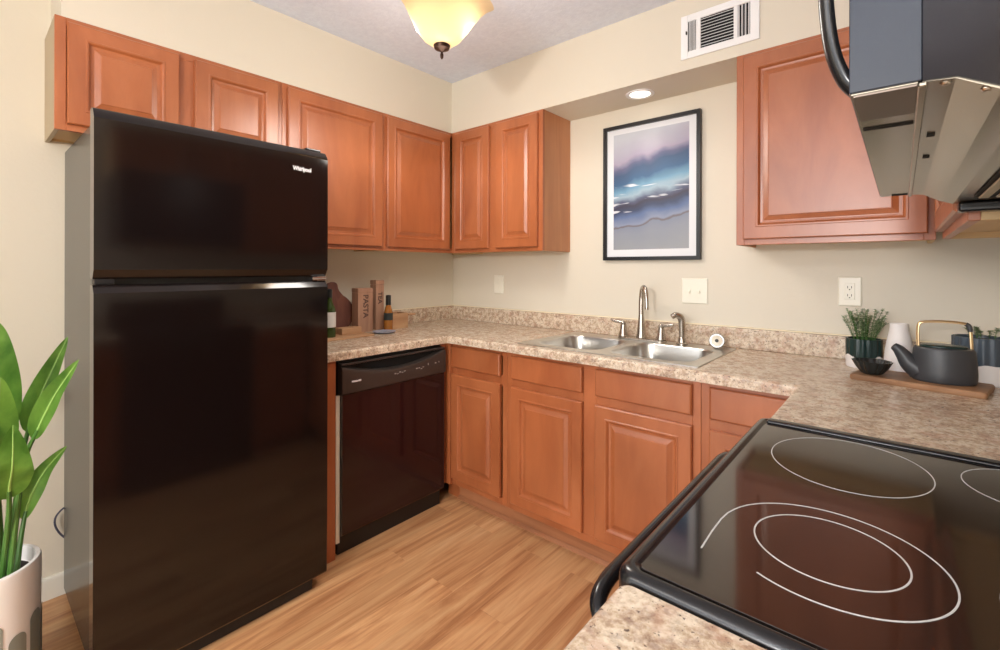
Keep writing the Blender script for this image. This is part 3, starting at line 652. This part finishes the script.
disc(MB(), (1.862, -0.105, 0.9515), dv, [(0.008, 0.012), (0.007, 0.017), (0.004, 0.019)]).build('knob', M['black_matte'], st_)

# ------------------------------------------------------------------ wall plates
def plate(name, x0, x1, z0, z1, label, cat):
    r = thing(name, ((x0 + x1) / 2, 0, (z0 + z1) / 2), label, cat)
    L = [[(x0, -0.0002, z0), (x1, -0.0002, z0), (x1, -0.0002, z1), (x0, -0.0002, z1)]]
    for i, h in ((0, 0.003), (0.003, 0.006), (0.006, 0.0065)): L.append([(x0 + i, -h, z0 + i), (x1 - i, -h, z0 + i), (x1 - i, -h, z1 - i), (x0 + i, -h, z1 - i)])
    MB().loops(L).build('cover_plate', M['white_plastic'], r, smooth=False)
    return r
r = plate('light_switch', 0.405, 0.486, 1.114, 1.237, 'single rocker light switch on the wall below the corner cabinets', 'switch')
MB().prism([(-0.0064, 1.142), (-0.0105, 1.142), (-0.0075, 1.1755), (-0.0105, 1.209), (-0.0064, 1.209)], 'x', 0.429, 0.462).build('rocker', M['white_plastic'], r, smooth=False)
r = plate('light_switch', 1.666, 1.791, 1.110, 1.236, 'double toggle switch plate below the framed picture', 'switch')
for xx in (1.7055, 1.7515):
    MB().box(xx - 0.005, xx + 0.005, -0.0085, -0.0064, 1.161, 1.185).prism([(-0.0085, 1.166), (-0.0085, 1.176), (-0.019, 1.167), (-0.018, 1.162)], 'x', xx - 0.004, xx + 0.004).build('toggle', M['white_plastic'], r, smooth=False)
r = plate('wall_outlet', 2.306, 2.385, 1.132, 1.252, 'ivory duplex wall outlet above the herb pot', 'outlet')
MB().box(2.329, 2.362, -0.0085, -0.0064, 1.158, 1.226, 0.001, 1).build('receptacle', M['white_plastic'], r)
mb = MB()
for zc in (1.209, 1.176):
    mb.box(2.3375, 2.3395, -0.009, -0.0083, zc - 0.004, zc + 0.005).box(2.3505, 2.3525, -0.009, -0.0083, zc - 0.004, zc + 0.005).box(2.343, 2.347, -0.009, -0.0083, zc - 0.011, zc - 0.007)
mb.build('slots', M['dark_void'], r, smooth=False)

# ------------------------------------------------------------------ framed picture
r = thing('picture_frame', (1.5, 0, 1.328), 'black-framed abstract blue seascape print on the sink wall', 'picture')
fx0, fx1, fz0, fz1, fwid = 1.237, 1.762, 1.328, 2.066, 0.019
mb = MB()
mb.box(fx0, fx0 + fwid, -0.028, -0.001, fz0, fz1, 0.001, 1).box(fx1 - fwid, fx1, -0.028, -0.001, fz0, fz1, 0.001, 1)
mb.box(fx0 + fwid, fx1 - fwid, -0.028, -0.001, fz0, fz0 + fwid, 0.001, 1).box(fx0 + fwid, fx1 - fwid, -0.028, -0.001, fz1 - fwid, fz1, 0.001, 1)
mb.build('frame', M['frame_black'], r, smooth=False)
MB().box(fx0 + fwid, fx1 - fwid, -0.012, -0.002, fz0 + fwid, fz1 - fwid).build('mat_board', M['mat_board'], r, smooth=False)
MB().box(fx0 + 0.058, fx1 - 0.058, -0.0128, -0.0121, fz0 + 0.058, fz1 - 0.048).build('print', M['art'], r, smooth=False)

# ------------------------------------------------------------------ air vent
r = thing('air_vent', (1.915, -0.281, 2.21), 'white metal air register on the soffit above the right cabinet', 'vent')
vx0, vx1, vz0, vz1, vy = 1.760, 2.072, 2.209, 2.400, -0.2812
mb = MB()
def frame_box(x0, x1, z0, z1): mb.box(x0, x1, vy - 0.008, vy, z0, z1, 0.0015, 1)
frame_box(vx0, vx0 + 0.030, vz0, vz1); frame_box(vx1 - 0.034, vx1, vz0, vz1)
frame_box(vx0 + 0.030, vx1 - 0.034, vz0, vz0 + 0.030); frame_box(vx0 + 0.030, vx1 - 0.034, vz1 - 0.030, vz1)
frame_box(vx0 + 0.066, vx0 + 0.084, vz0 + 0.03, vz1 - 0.03); frame_box(vx0 + 0.216, vx0 + 0.232, vz0 + 0.03, vz1 - 0.03)
mb.build('frame', M['vent_white'], r, smooth=False)
MB().box(vx0 + 0.02, vx1 - 0.02, vy - 0.0012, vy, vz0 + 0.02, vz1 - 0.02).build('duct_opening', M['dark_void'], r, smooth=False)
for k in range(10):
    z = vz0 + 0.034 + 0.0128 * k
    MB().prism([(vy - 0.0014, z + 0.0066), (vy - 0.0014, z + 0.0078), (vy - 0.0078, z + 0.0028), (vy - 0.0078, z + 0.0016)], 'x', vx0 + 0.084, vx0 + 0.216).build('louver', M['vent_white'], r, smooth=False)
for k in range(6):
    x = vx0 + 0.033 + 0.0056 * k
    MB().prism([(x, vy - 0.0014), (x + 0.001, vy - 0.0014), (x + 0.0055, vy - 0.0075), (x + 0.0045, vy - 0.0075)], 'z', vz0 + 0.03, vz1 - 0.03).build('louver', M['vent_white'], r, smooth=False)
for k in range(4):
    x = vx0 + 0.233 + 0.0125 * k
    MB().prism([(x + 0.004, vy - 0.0014), (x + 0.005, vy - 0.0014), (x + 0.0015, vy - 0.0075), (x + 0.0005, vy - 0.0075)], 'z', vz0 + 0.03, vz1 - 0.03).build('louver', M['vent_white'], r, smooth=False)
MB().box(vx0 + 0.0235, vx0 + 0.0275, vy - 0.016, vy - 0.008, vz0 + 0.105, vz0 + 0.118).build('lever', M['dark_void'], r, smooth=False)

# ------------------------------------------------------------------ lights you can see
r = thing('recessed_downlight', (1.506, -0.146, ZT), 'lit round recessed light in the soffit underside over the sink', 'light')
MB().lathe([(0.050, -0.0002), (0.070, -0.0002), (0.069, -0.004), (0.056, -0.006), (0.050, -0.003)], (1.506, -0.146, ZT), 40, capb=False, capt=False).build('trim_ring', M['vent_white'], r)
MB().lathe([(0.0495, -0.0003), (0.0495, -0.0022), (0.03, -0.004), (0.008, -0.0046)], (1.506, -0.146, ZT), 36).build('lens', M['can_emit'], r)

cl_ = thing('ceiling_lamp', (LX, LY, H), 'amber scalloped glass ceiling lamp with bronze finial', 'lamp')
MB().lathe([(0.075, -0.0005), (0.075, -0.012), (0.055, -0.026), (0.02, -0.032), (0.010, -0.05), (0.010, -0.066), (0.150, -0.068), (0.150, -0.074), (0.010, -0.076), (0.009, -0.285), (0.004, -0.29)], (LX, LY, H), 32).build('canopy_and_block_pan', M['bronze'], cl_)  # canopy and stem, plus an added unseen pan blocking bulb light upward
def lobes(r, z, a, k):
    f = max(0.0, (z - 0.01) / 0.20)
    lob = 0.5 + 0.5 * math.cos(3 * (a - LA))
    return r * (1 + f * f * (0.34 * lob - 0.08)), z - f ** 2 * 0.085 * lob + f * 0.014
LA = math.radians(30)
prof = [(0.018, 0.0), (0.045, 0.006), (0.075, 0.026), (0.105, 0.064), (0.128, 0.108), (0.145, 0.150), (0.158, 0.185), (0.170, 0.208)]
inner = [(r_ - 0.004, z_ + 0.002) for r_, z_ in prof[::-1]]
MB().lathe(prof + inner, (LX, LY, 2.184), 72, lobes, capb=False, capt=False).build('glass_shade', M['shade'], cl_, angle=60)
MB().lathe([(0.002, -0.050), (0.006, -0.044), (0.007, -0.032), (0.004, -0.022), (0.012, -0.016), (0.030, -0.008), (0.034, 0.004), (0.024, 0.012)], (LX, LY, 2.180), 28).build('finial', M['bronze'], cl_)
for k, (dx, dy) in enumerate(((-0.064, -0.055), (0.064, 0.055))):
    MB().lathe([(0.006, -0.045), (0.020, -0.036), (0.027, -0.015), (0.024, 0.008), (0.014, 0.03), (0.012, 0.05)], (LX + dx, LY + dy, 2.282), 20).build('bulb', M['bulb'], cl_)

# ------------------------------------------------------------------ things on the right counter
TZ = 0.9143
def rot2(x, y, a): return (x * math.cos(a) - y * math.sin(a), x * math.sin(a) + y * math.cos(a))
def placed(mb, c, a):
    for v in mb.bm.verts:
        x, y = rot2(v.co.x, v.co.y, a); v.co = Vector((x + c[0], y + c[1], v.co.z + c[2]))
    return mb
# serving board
BC, BA = (2.548, -0.370), math.radians(-11)
mb = MB(); mb.loops([rr_loop(-0.160, 0.160, -0.085, 0.085, 0.008, 0.0), rr_loop(-0.162, 0.162, -0.087, 0.087, 0.010, 0.004), rr_loop(-0.162, 0.162, -0.087, 0.087, 0.010, 0.014), rr_loop(-0.159, 0.159, -0.084, 0.084, 0.008, 0.018)])
tag(placed(mb, (BC[0], BC[1], TZ), BA).build('serving_board', M['board_wood'], base=(BC[0], BC[1], TZ)), 'long brown wooden serving board under the teapot and bowl', 'board')
ZB = TZ + 0.0185
# fluted bowl
def flute(r, z, a, k): return (r * (1 + 0.035 * math.cos(14 * a)) if 2 <= k <= 9 else r), z
bw = (2.431, -0.382, ZB)
mb = MB().lathe([(0.001, 0.0), (0.024, 0.0), (0.030, 0.004), (0.042, 0.020), (0.051, 0.038), (0.054, 0.044), (0.050, 0.0435), (0.047, 0.038), (0.038, 0.021), (0.026, 0.009), (0.001, 0.007)], bw, 84, flute)
tag(mb.build('bowl', M['bowl_black'], base=bw), 'small black fluted bowl at the end of the serving board', 'bowl')
# vase
vc = (2.500, -0.212, TZ)
mb = MB().lathe([(0.001, 0), (0.040, 0.0), (0.0435, 0.004), (0.0435, 0.03), (0.040, 0.08), (0.033, 0.125), (0.027, 0.155), (0.0255, 0.176), (0.0235, 0.178), (0.022, 0.174), (0.024, 0.15), (0.03, 0.12), (0.03, 0.05), (0.001, 0.04)], vc, 44)
tag(mb.build('vase', M['white_ceramic'], base=vc), 'plain matte white vase behind the serving board', 'vase')
# teapot: an oval body, spout on the left, hoop handle
tc_ = (2.606, -0.372, ZB); TA = math.radians(38)
tp = thing('teapot', tc_, 'charcoal oval teapot with brass hoop handle on the board', 'teapot')
def oval(rx, ry, z, n=44): return [(rx * math.cos(2 * PI * k / n), ry * math.sin(2 * PI * k / n), z) for k in range(n)]
mb = MB(); mb.loops([oval(0.072, 0.052, 0.0), oval(0.077, 0.056, 0.006), oval(0.0775, 0.057, 0.03), oval(0.0755, 0.054, 0.07), oval(0.0725, 0.050, 0.100), oval(0.069, 0.047, 0.106), oval(0.062, 0.041, 0.1075)])
placed(mb, tc_, TA - math.radians(30)).build('body', M['tea_black'], tp)
mb = MB(); mb.loops([oval(0.056, 0.037, 0.1078), oval(0.056, 0.037, 0.112), oval(0.050, 0.032, 0.115), oval(0.02, 0.014, 0.116)])
placed(mb, tc_, TA - math.radians(30)).build('lid', M['dark_green'], tp)
a = TA - math.radians(30)
def TP(u, v, z): x, y = rot2(u, v, a); return (tc_[0] + x, tc_[1] + y, tc_[2] + z)
P = catmull([TP(-0.060, 0, 0.032), TP(-0.080, 0, 0.048), TP(-0.094, 0, 0.070), TP(-0.108, 0, 0.090), TP(-0.121, 0, 0.101)], 6)
n = len(P); MB().tube(P, 0.02, 16, radii=[0.034 - 0.023 * (i / (n - 1)) ** 0.85 for i in range(n)]).build('spout', M['tea_black'], tp)
P = catmull([TP(-0.060, 0, 0.100), TP(-0.061, 0, 0.150), TP(-0.058, 0, 0.176), TP(-0.045, 0, 0.184), TP(0.0, 0, 0.187), TP(0.045, 0, 0.184), TP(0.058, 0, 0.176), TP(0.062, 0, 0.150), TP(0.064, 0, 0.098)], 6)
MB().tube(P, 0.0036, 12, flat=1.4).build('handle', M['brass'], tp)
P = [TP(0.050, 0, 0.1825), TP(0.058, 0, 0.176), TP(0.0605, 0, 0.160)]
MB().tube(catmull(P, 5), 0.0062, 12).build('handle_wrap', M['tea_black'], tp)
# pots
def pot(c, rad, h, split, top, bottom, label, seed, sprigs, wavy=0.006, hs=1.0):
    p = thing('potted_herb', c, label, 'plant')
    def wav(r, z, a, k): return r, z + (wavy * math.sin(3 * a + seed) + 0.5 * wavy * math.sin(7 * a) if k == 3 else 0)
    MB().lathe([(0.001, 0), (rad * 0.93, 0), (rad * 0.98, 0.004), (rad * 1.0, split), (rad * 0.9, split + 0.001), (rad * 0.5, split - 0.01)], c, 48, wav, capb=True, capt=True).build('glazed_foot', bottom, p)
    def fl(r, z, a, k): return (r * (1 + 0.03 * math.cos(16 * a)) if k in (1, 2, 3) else r), z
    MB().lathe([(rad * 0.88, split - 0.012), (rad * 0.965, split - 0.004), (rad * 0.97, h * 0.75), (rad * 0.965, h), (rad * 0.88, h), (rad * 0.86, h - 0.012), (0.002, h - 0.013)], c, 96, fl).build('pot', top, p)
    MB().lathe([(rad * 0.84, h - 0.0125), (rad * 0.6, h - 0.008), (0.003, h - 0.006)], c, 24).build('soil', M['soil'], p)
    rnd = random.Random(seed); ms = MB(); ml = MB()
    for k in range(sprigs):
        an = rnd.uniform(0, 2 * PI); r0 = rad * 0.6 * math.sqrt(rnd.random()); lean = rnd.uniform(0.05, 0.58) * (0.4 + r0 / rad); hh = hs * rnd.uniform(0.065, 0.118)
        b = Vector((c[0] + r0 * math.cos(an), c[1] + r0 * math.sin(an), c[2] + h - 0.008))
        if b.y + math.sin(an) * lean * hh > -0.045: an = -an
        tipv = b + Vector((math.cos(an) * lean * hh, math.sin(an) * lean * hh, hh))
        mid = (b + tipv) / 2 + Vector((0, 0, 0.008)); PP = catmull([b, mid, tipv], 5)
        ms.tube(PP, 0.0008, 5)
        for q, pnt in enumerate(PP[2:]):
            for s_ in range(5):
                aa = rnd.uniform(0, 2 * PI); d = Vector((math.cos(aa), math.sin(aa), rnd.uniform(0.1, 0.8))).normalized(); sd = d.cross(Vector((0, 0, 1))).normalized()
                l = rnd.uniform(0.008, 0.013); wd = l * 0.34
                if pnt.y + d.y * l > -0.024: continue
                vs = [ml.bm.verts.new(x) for x in (pnt, pnt + d * l * 0.5 + sd * wd, pnt + d * l + Vector((0, 0, -0.001)), pnt + d * l * 0.5 - sd * wd)]
                ml.bm.faces.new(vs)
    ms.build('stems', M['stem'], p); tag(ml.build('foliage', M['herb'], p), kind='stuff')
    return p
pot((2.398, -0.150, TZ), 0.056, 0.108, 0.040, M['dark_green'], M['white_ceramic'], 'green herb in a fluted dark green pot with white foot', 3, 46)
pot((2.702, -0.212, TZ), 0.070, 0.150, 0.062, M['blue_gray'], M['white_ceramic'], 'blue-grey pot with white foot and short sprigs behind the teapot', 5, 7, hs=0.32)

# ------------------------------------------------------------------ things on the left counter
# tray on which the left objects stand
tl_ = thing('tray', (0.245, -1.04, TZ), 'flat pale wooden tray with raised block, by the refrigerator', 'tray')
MB().box(0.16, 0.335, -1.205, -0.905, TZ, TZ + 0.010, 0.003).build('base', M['crate_wood'], tl_)
MB().box(0.185, 0.250, -1.05, -0.93, TZ + 0.0103, TZ + 0.045, 0.003).build('block', M['crate_wood'], tl_)
# round board with handle leaning on the wall
rb = MB(); n = 40; OUT = []
for k in range(n + 1):
    a_ = math.radians(105) + math.radians(330) * k / n
    OUT.append((0.122 * math.cos(a_), 0.118 + 0.118 * math.sin(a_)))
OUT = [(0.122 * math.sin(t_), 0.120 - 0.120 * math.cos(t_)) for t_ in [math.radians(d_) for d_ in range(0, 156, 6)]]
OUT += [(0.040, 0.252), (0.033, 0.270), (0.031, 0.290), (0.024, 0.303), (0.010, 0.309)]
OUT += [(-x, z) for x, z in OUT[::-1]][:-1]
rb.loops([[(0.002, y, z) for y, z in OUT], [(0.0, y * 0.99, z * 0.99 + 0.001) for y, z in OUT]][:1] + [[(0.018, y, z) for y, z in OUT]])
for v in rb.bm.verts:
    x, z = v.co.x, v.co.z * 0.93; th = math.radians(8); v.co.x = 0.075 + x * math.cos(th) - z * math.sin(th); v.co.z = TZ + 0.001 + z * math.cos(th) + x * math.sin(th); v.co.y = v.co.y - 0.995
tag(rb.build('cutting_board', M['round_board'], base=(0.08, -0.995, TZ)), 'dark round cutting board with handle leaning on the wall', 'cutting board')
# canisters with lettering
def canister(y0, y1, x0, x1, h, words, size, label, zoff):
    c = thing('wooden_canister', ((x0 + x1) / 2, (y0 + y1) / 2, TZ), label, 'canister', 'lettered wooden canisters')
    MB().box(x0, x1, y0, y1, TZ, TZ + h - 0.026, 0.002).build('box', M['box_wood'], c)
    MB().box(x0 - 0.001, x1 + 0.001, y0 - 0.001, y1 + 0.001, TZ + h - 0.0255, TZ + h, 0.003).build('lid', M['box_wood'], c)
    text('lettering', words, size, (x1 + 0.0002, (y0 + y1) / 2 - size * 0.30, TZ + zoff), (0, 0, -1), (0, 1, 0), M['ink'], c, 0.0004, bold=0.0012)
    return c
canister(-0.900, -0.802, 0.100, 0.165, 0.252, 'PASTA', 0.046, 'broad pale wooden canister lettered PASTA', 0.215)
canister(-0.757, -0.700, 0.070, 0.130, 0.295, 'TEA', 0.040, 'taller narrow pale wooden canister behind the oil bottle', 0.225)
# bottles
def bottle(c, prof, glass, labelmat, l0, l1, lr, cap, label, neck=None):
    b = thing('bottle', c, label, 'bottle')
    MB().lathe(prof, c, 32).build('glass', glass, b)
    MB().lathe([(lr, l0), (lr + 0.0006, l0 + 0.001), (lr + 0.0006, l1 - 0.001), (lr, l1)], c, 32, capb=False, capt=False).build('label', labelmat, b)
    MB().lathe(cap, c, 24).build('cap', M['cap_black'], b)
    return b
bottle((0.262, -1.128, TZ + 0.0105), [(0.001, 0), (0.028, 0), (0.030, 0.003), (0.030, 0.135), (0.026, 0.155), (0.014, 0.178), (0.0115, 0.20), (0.0115, 0.224), (0.008, 0.225)], M['green_glass'], M['label_white'], 0.052, 0.130, 0.0303, [(0.0118, 0.205), (0.0135, 0.205), (0.0135, 0.245), (0.009, 0.249)], 'green glass bottle with white label beside the refrigerator')
ob = bottle((0.205, -0.722, TZ), [(0.001, 0), (0.024, 0), (0.0255, 0.003), (0.0255, 0.105), (0.021, 0.125), (0.0135, 0.150), (0.0125, 0.165), (0.008, 0.166)], M['amber_glass'], M['label_dark'], 0.062, 0.104, 0.0258, [(0.0128, 0.1502), (0.0155, 0.1502), (0.0155, 0.206), (0.012, 0.209)], 'small amber oil bottle with black cap and dark label')
# crate behind the bottle
cr = thing('wooden_crate', (0.13, -0.615, TZ), 'small open wooden crate in the counter corner beside the oil bottle', 'crate')
mb = MB().box(0.075, 0.185, -0.690, -0.560, TZ, TZ + 0.008)
mb.box(0.177, 0.185, -0.690, -0.560, TZ + 0.008, TZ + 0.092, 0.001, 1).box(0.075, 0.083, -0.690, -0.560, TZ + 0.008, TZ + 0.092, 0.001, 1)
mb.box(0.083, 0.177, -0.690, -0.682, TZ + 0.008, TZ + 0.092, 0.001, 1).box(0.083, 0.177, -0.568, -0.560, TZ + 0.008, TZ + 0.092, 0.001, 1)
mb.build('box', M['crate_wood'], cr, smooth=False)
MB().box(0.172, 0.190, -0.559, -0.505, TZ + 0.074, TZ + 0.086, 0.003).build('handle', M['crate_wood'], cr)
# pale dish
dc = (0.275, -0.800, TZ)
tag(MB().lathe([(0.001, 0), (0.045, 0), (0.060, 0.004), (0.066, 0.009), (0.064, 0.010), (0.056, 0.006), (0.001, 0.004)], dc, 40).build('dish', M['pale_blue'], base=dc), 'flat pale blue dish in front of the wooden canisters', 'dish')

# ------------------------------------------------------------------ big plant in a white planter
pc = (0.583, -2.340, 0.0)
pl = thing('potted_plant', pc, 'broad-leaved green plant in a tall white planter left of the refrigerator', 'plant')
PR, PH = 0.120, 0.452
MB().lathe([(0.001, 0), (PR * 0.93, 0), (PR * 0.97, 0.006), (PR * 0.985, PH - 0.03), (PR * 0.985, PH - 0.006), (PR * 0.96, PH), (PR * 0.89, PH), (PR * 0.87, PH - 0.01), (PR * 0.86, PH - 0.04), (0.002, PH - 0.041)], pc, 64).build('planter', M['pot_white'], pl, angle=50)
MB().lathe([(PR * 0.855, PH - 0.0405), (PR * 0.5, PH - 0.034), (0.003, PH - 0.032)], pc, 32).build('soil', M['soil'], pl)
for k in range(14):
    a0 = 2 * PI * k / 14 + 0.12; wd = 0.021; top = (0.335, 0.285, 0.315, 0.30)[k % 4]; L = []
    rr = PR * 0.986
    prof2 = [(s * wd, 0.035) for s in (-1, -0.5, 0, 0.5, 1)]
    rows = []
    zs = [0.035 + (top - wd - 0.035) * q / 5 for q in range(6)] + [top - wd + wd * math.sin(q * PI / 12) for q in range(1, 6)] 
    mbk = MB()
    for z in zs:
        half = wd if z <= top - wd else math.sqrt(max(1e-6, wd ** 2 - (z - top + wd) ** 2))
        rows.append([(pc[0] + (rr + 0.0012) * math.cos(a0 + half * s / rr), pc[1] + (rr + 0.0012) * math.sin(a0 + half * s / rr), z) for s in (-1, -0.5, 0, 0.5, 1)])
    mbk.loops(rows, closed=False)
    mbk.build('painted_arch', M['arch_gray'], pl)
def leaf(P, width, up_hint, fold=0.25, wav=0.0, l0=0.45, seed=0):
    """P: spine from the soil to the tip; the blade starts at fraction l0"""
    S = catmull(P, 10); n = len(S); k0 = int(n * l0)
    MB().tube(S[:k0 + 4], 0.006, 8, radii=[0.0075 - 0.003 * i / (k0 + 4) for i in range(k0 + 4)]).build('stem', M['stem'], pl)
    B = S[k0:]; m_ = len(B); rows = []
    for i, p in enumerate(B):
        f = i / (m_ - 1)
        tg = (B[min(i + 1, m_ - 1)] - B[max(i - 1, 0)]).normalized()
        side = tg.cross(Vector(up_hint)).normalized(); nor = side.cross(tg).normalized()
        wv = width * (math.sin(PI * min(1, f * 1.0) ** 0.72)) ** 0.85 if 0 < f < 1 else 0.0008
        row = []
        for s_ in (-1, -0.66, -0.33, 0, 0.33, 0.66, 1):
            row.append(p + side * wv * s_ + nor * (abs(s_) * wv * fold + wav * wv * math.sin(f * 15 + seed + (1 if s_ > 0 else 2.2)) * abs(s_) ** 2))
        rows.append(row)
    MB().tube([r_[3] for r_ in rows], 0.0016, 6, radii=[0.0030 * (1 - i / len(rows)) + 0.0006 for i in range(len(rows))]).build('midrib', M['midrib'], pl)
    mb = MB(); mb.loops(rows, closed=False)
    # give the blade a real thickness
    g = bmesh.ops.solidify(mb.bm, geom=list(mb.bm.faces), thickness=0.0012)
    return mb.build('leaf', M['leaf'], pl, angle=70)
toc = (0.75, -0.05, 0.25)
leaf([(0.585, -2.300, 0.412), (0.600, -2.31, 0.635), (0.632, -2.318, 0.813), (0.668, -2.316, 0.990), (0.682, -2.312, 1.135)], 0.050, toc, 0.15, 0.05, 0.42, 1)
leaf([(0.585, -2.292, 0.412), (0.561, -2.265, 0.693), (0.554, -2.245, 0.817), (0.560, -2.213, 0.930), (0.585, -2.166, 1.072)], 0.032, (0.75, -0.35, 0.25), 0.35, 0.04, 0.45, 2)
leaf([(0.635, -2.290, 0.412), (0.684, -2.268, 0.728), (0.726, -2.242, 0.841), (0.775, -2.213, 0.939), (0.837, -2.173, 1.036)], 0.027, (0.7, -0.45, 0.2), 0.45, 0.05, 0.42, 3)
leaf([(0.600, -2.275, 0.412), (0.575, -2.262, 0.520), (0.560, -2.245, 0.600), (0.562, -2.213, 0.675), (0.597, -2.169, 0.744)], 0.026, (0.75, -0.3, 0.3), 0.3, 0.08, 0.32, 4)
leaf([(0.620, -2.305, 0.412), (0.672, -2.294, 0.600), (0.725, -2.295, 0.700), (0.775, -2.292, 0.775), (0.785, -2.292, 0.880)], 0.042, (0.7, 0.0, 0.15), 0.1, 0.14, 0.40, 5)
leaf([(0.605, -2.320, 0.412), (0.625, -2.318, 0.68), (0.655, -2.325, 0.79), (0.705, -2.316, 0.88), (0.750, -2.312, 1.00)], 0.044, (0.75, 0.0, 0.2), 0.12, 0.06, 0.42, 6)
leaf([(0.58, -2.340, 0.412), (0.509, -2.38, 0.668), (0.446, -2.43, 0.835), (0.36, -2.48, 0.93)], 0.055, (0.7, -0.2, 0.4), 0.2, 0.06, 0.4, 7)
leaf([(0.63, -2.345, 0.412), (0.68, -2.40, 0.70), (0.72, -2.46, 0.88), (0.78, -2.55, 0.98)], 0.055, (0.5, -0.5, 0.5), 0.2, 0.06, 0.4, 8)

# added housing for the overhead fill light, out of view
dl = thing('fill_light_housing', (1.3, -3.6, H), 'rectangular white housing added for the unseen fill light behind the kitchen', 'light')
mb = MB(); mb.box(0.68, 1.92, -3.92, -3.28, 2.445, 2.488, 0.006); mb.build('housing', M['vent_white'], dl)

# added stand and bowl under the fill point light, out of view
fl_ = thing('fill_light_stand', (2.30, -4.3, 0), 'bronze stand with an open bowl, added for the unseen fill light behind the kitchen', 'lamp')
MB().lathe([(0.13, 0.0), (0.13, 0.012), (0.03, 0.026), (0.010, 0.05), (0.010, 1.40), (0.035, 1.42), (0.035, 1.45)], (2.30, -4.3, 0), 32).build('stand', M['bronze'], fl_)
MB().lathe([(0.036, 1.451), (0.09, 1.475), (0.14, 1.52), (0.136, 1.522), (0.086, 1.481), (0.03, 1.456)], (2.30, -4.3, 0), 40).build('fill_light_bowl', M['white_ceramic'], fl_)
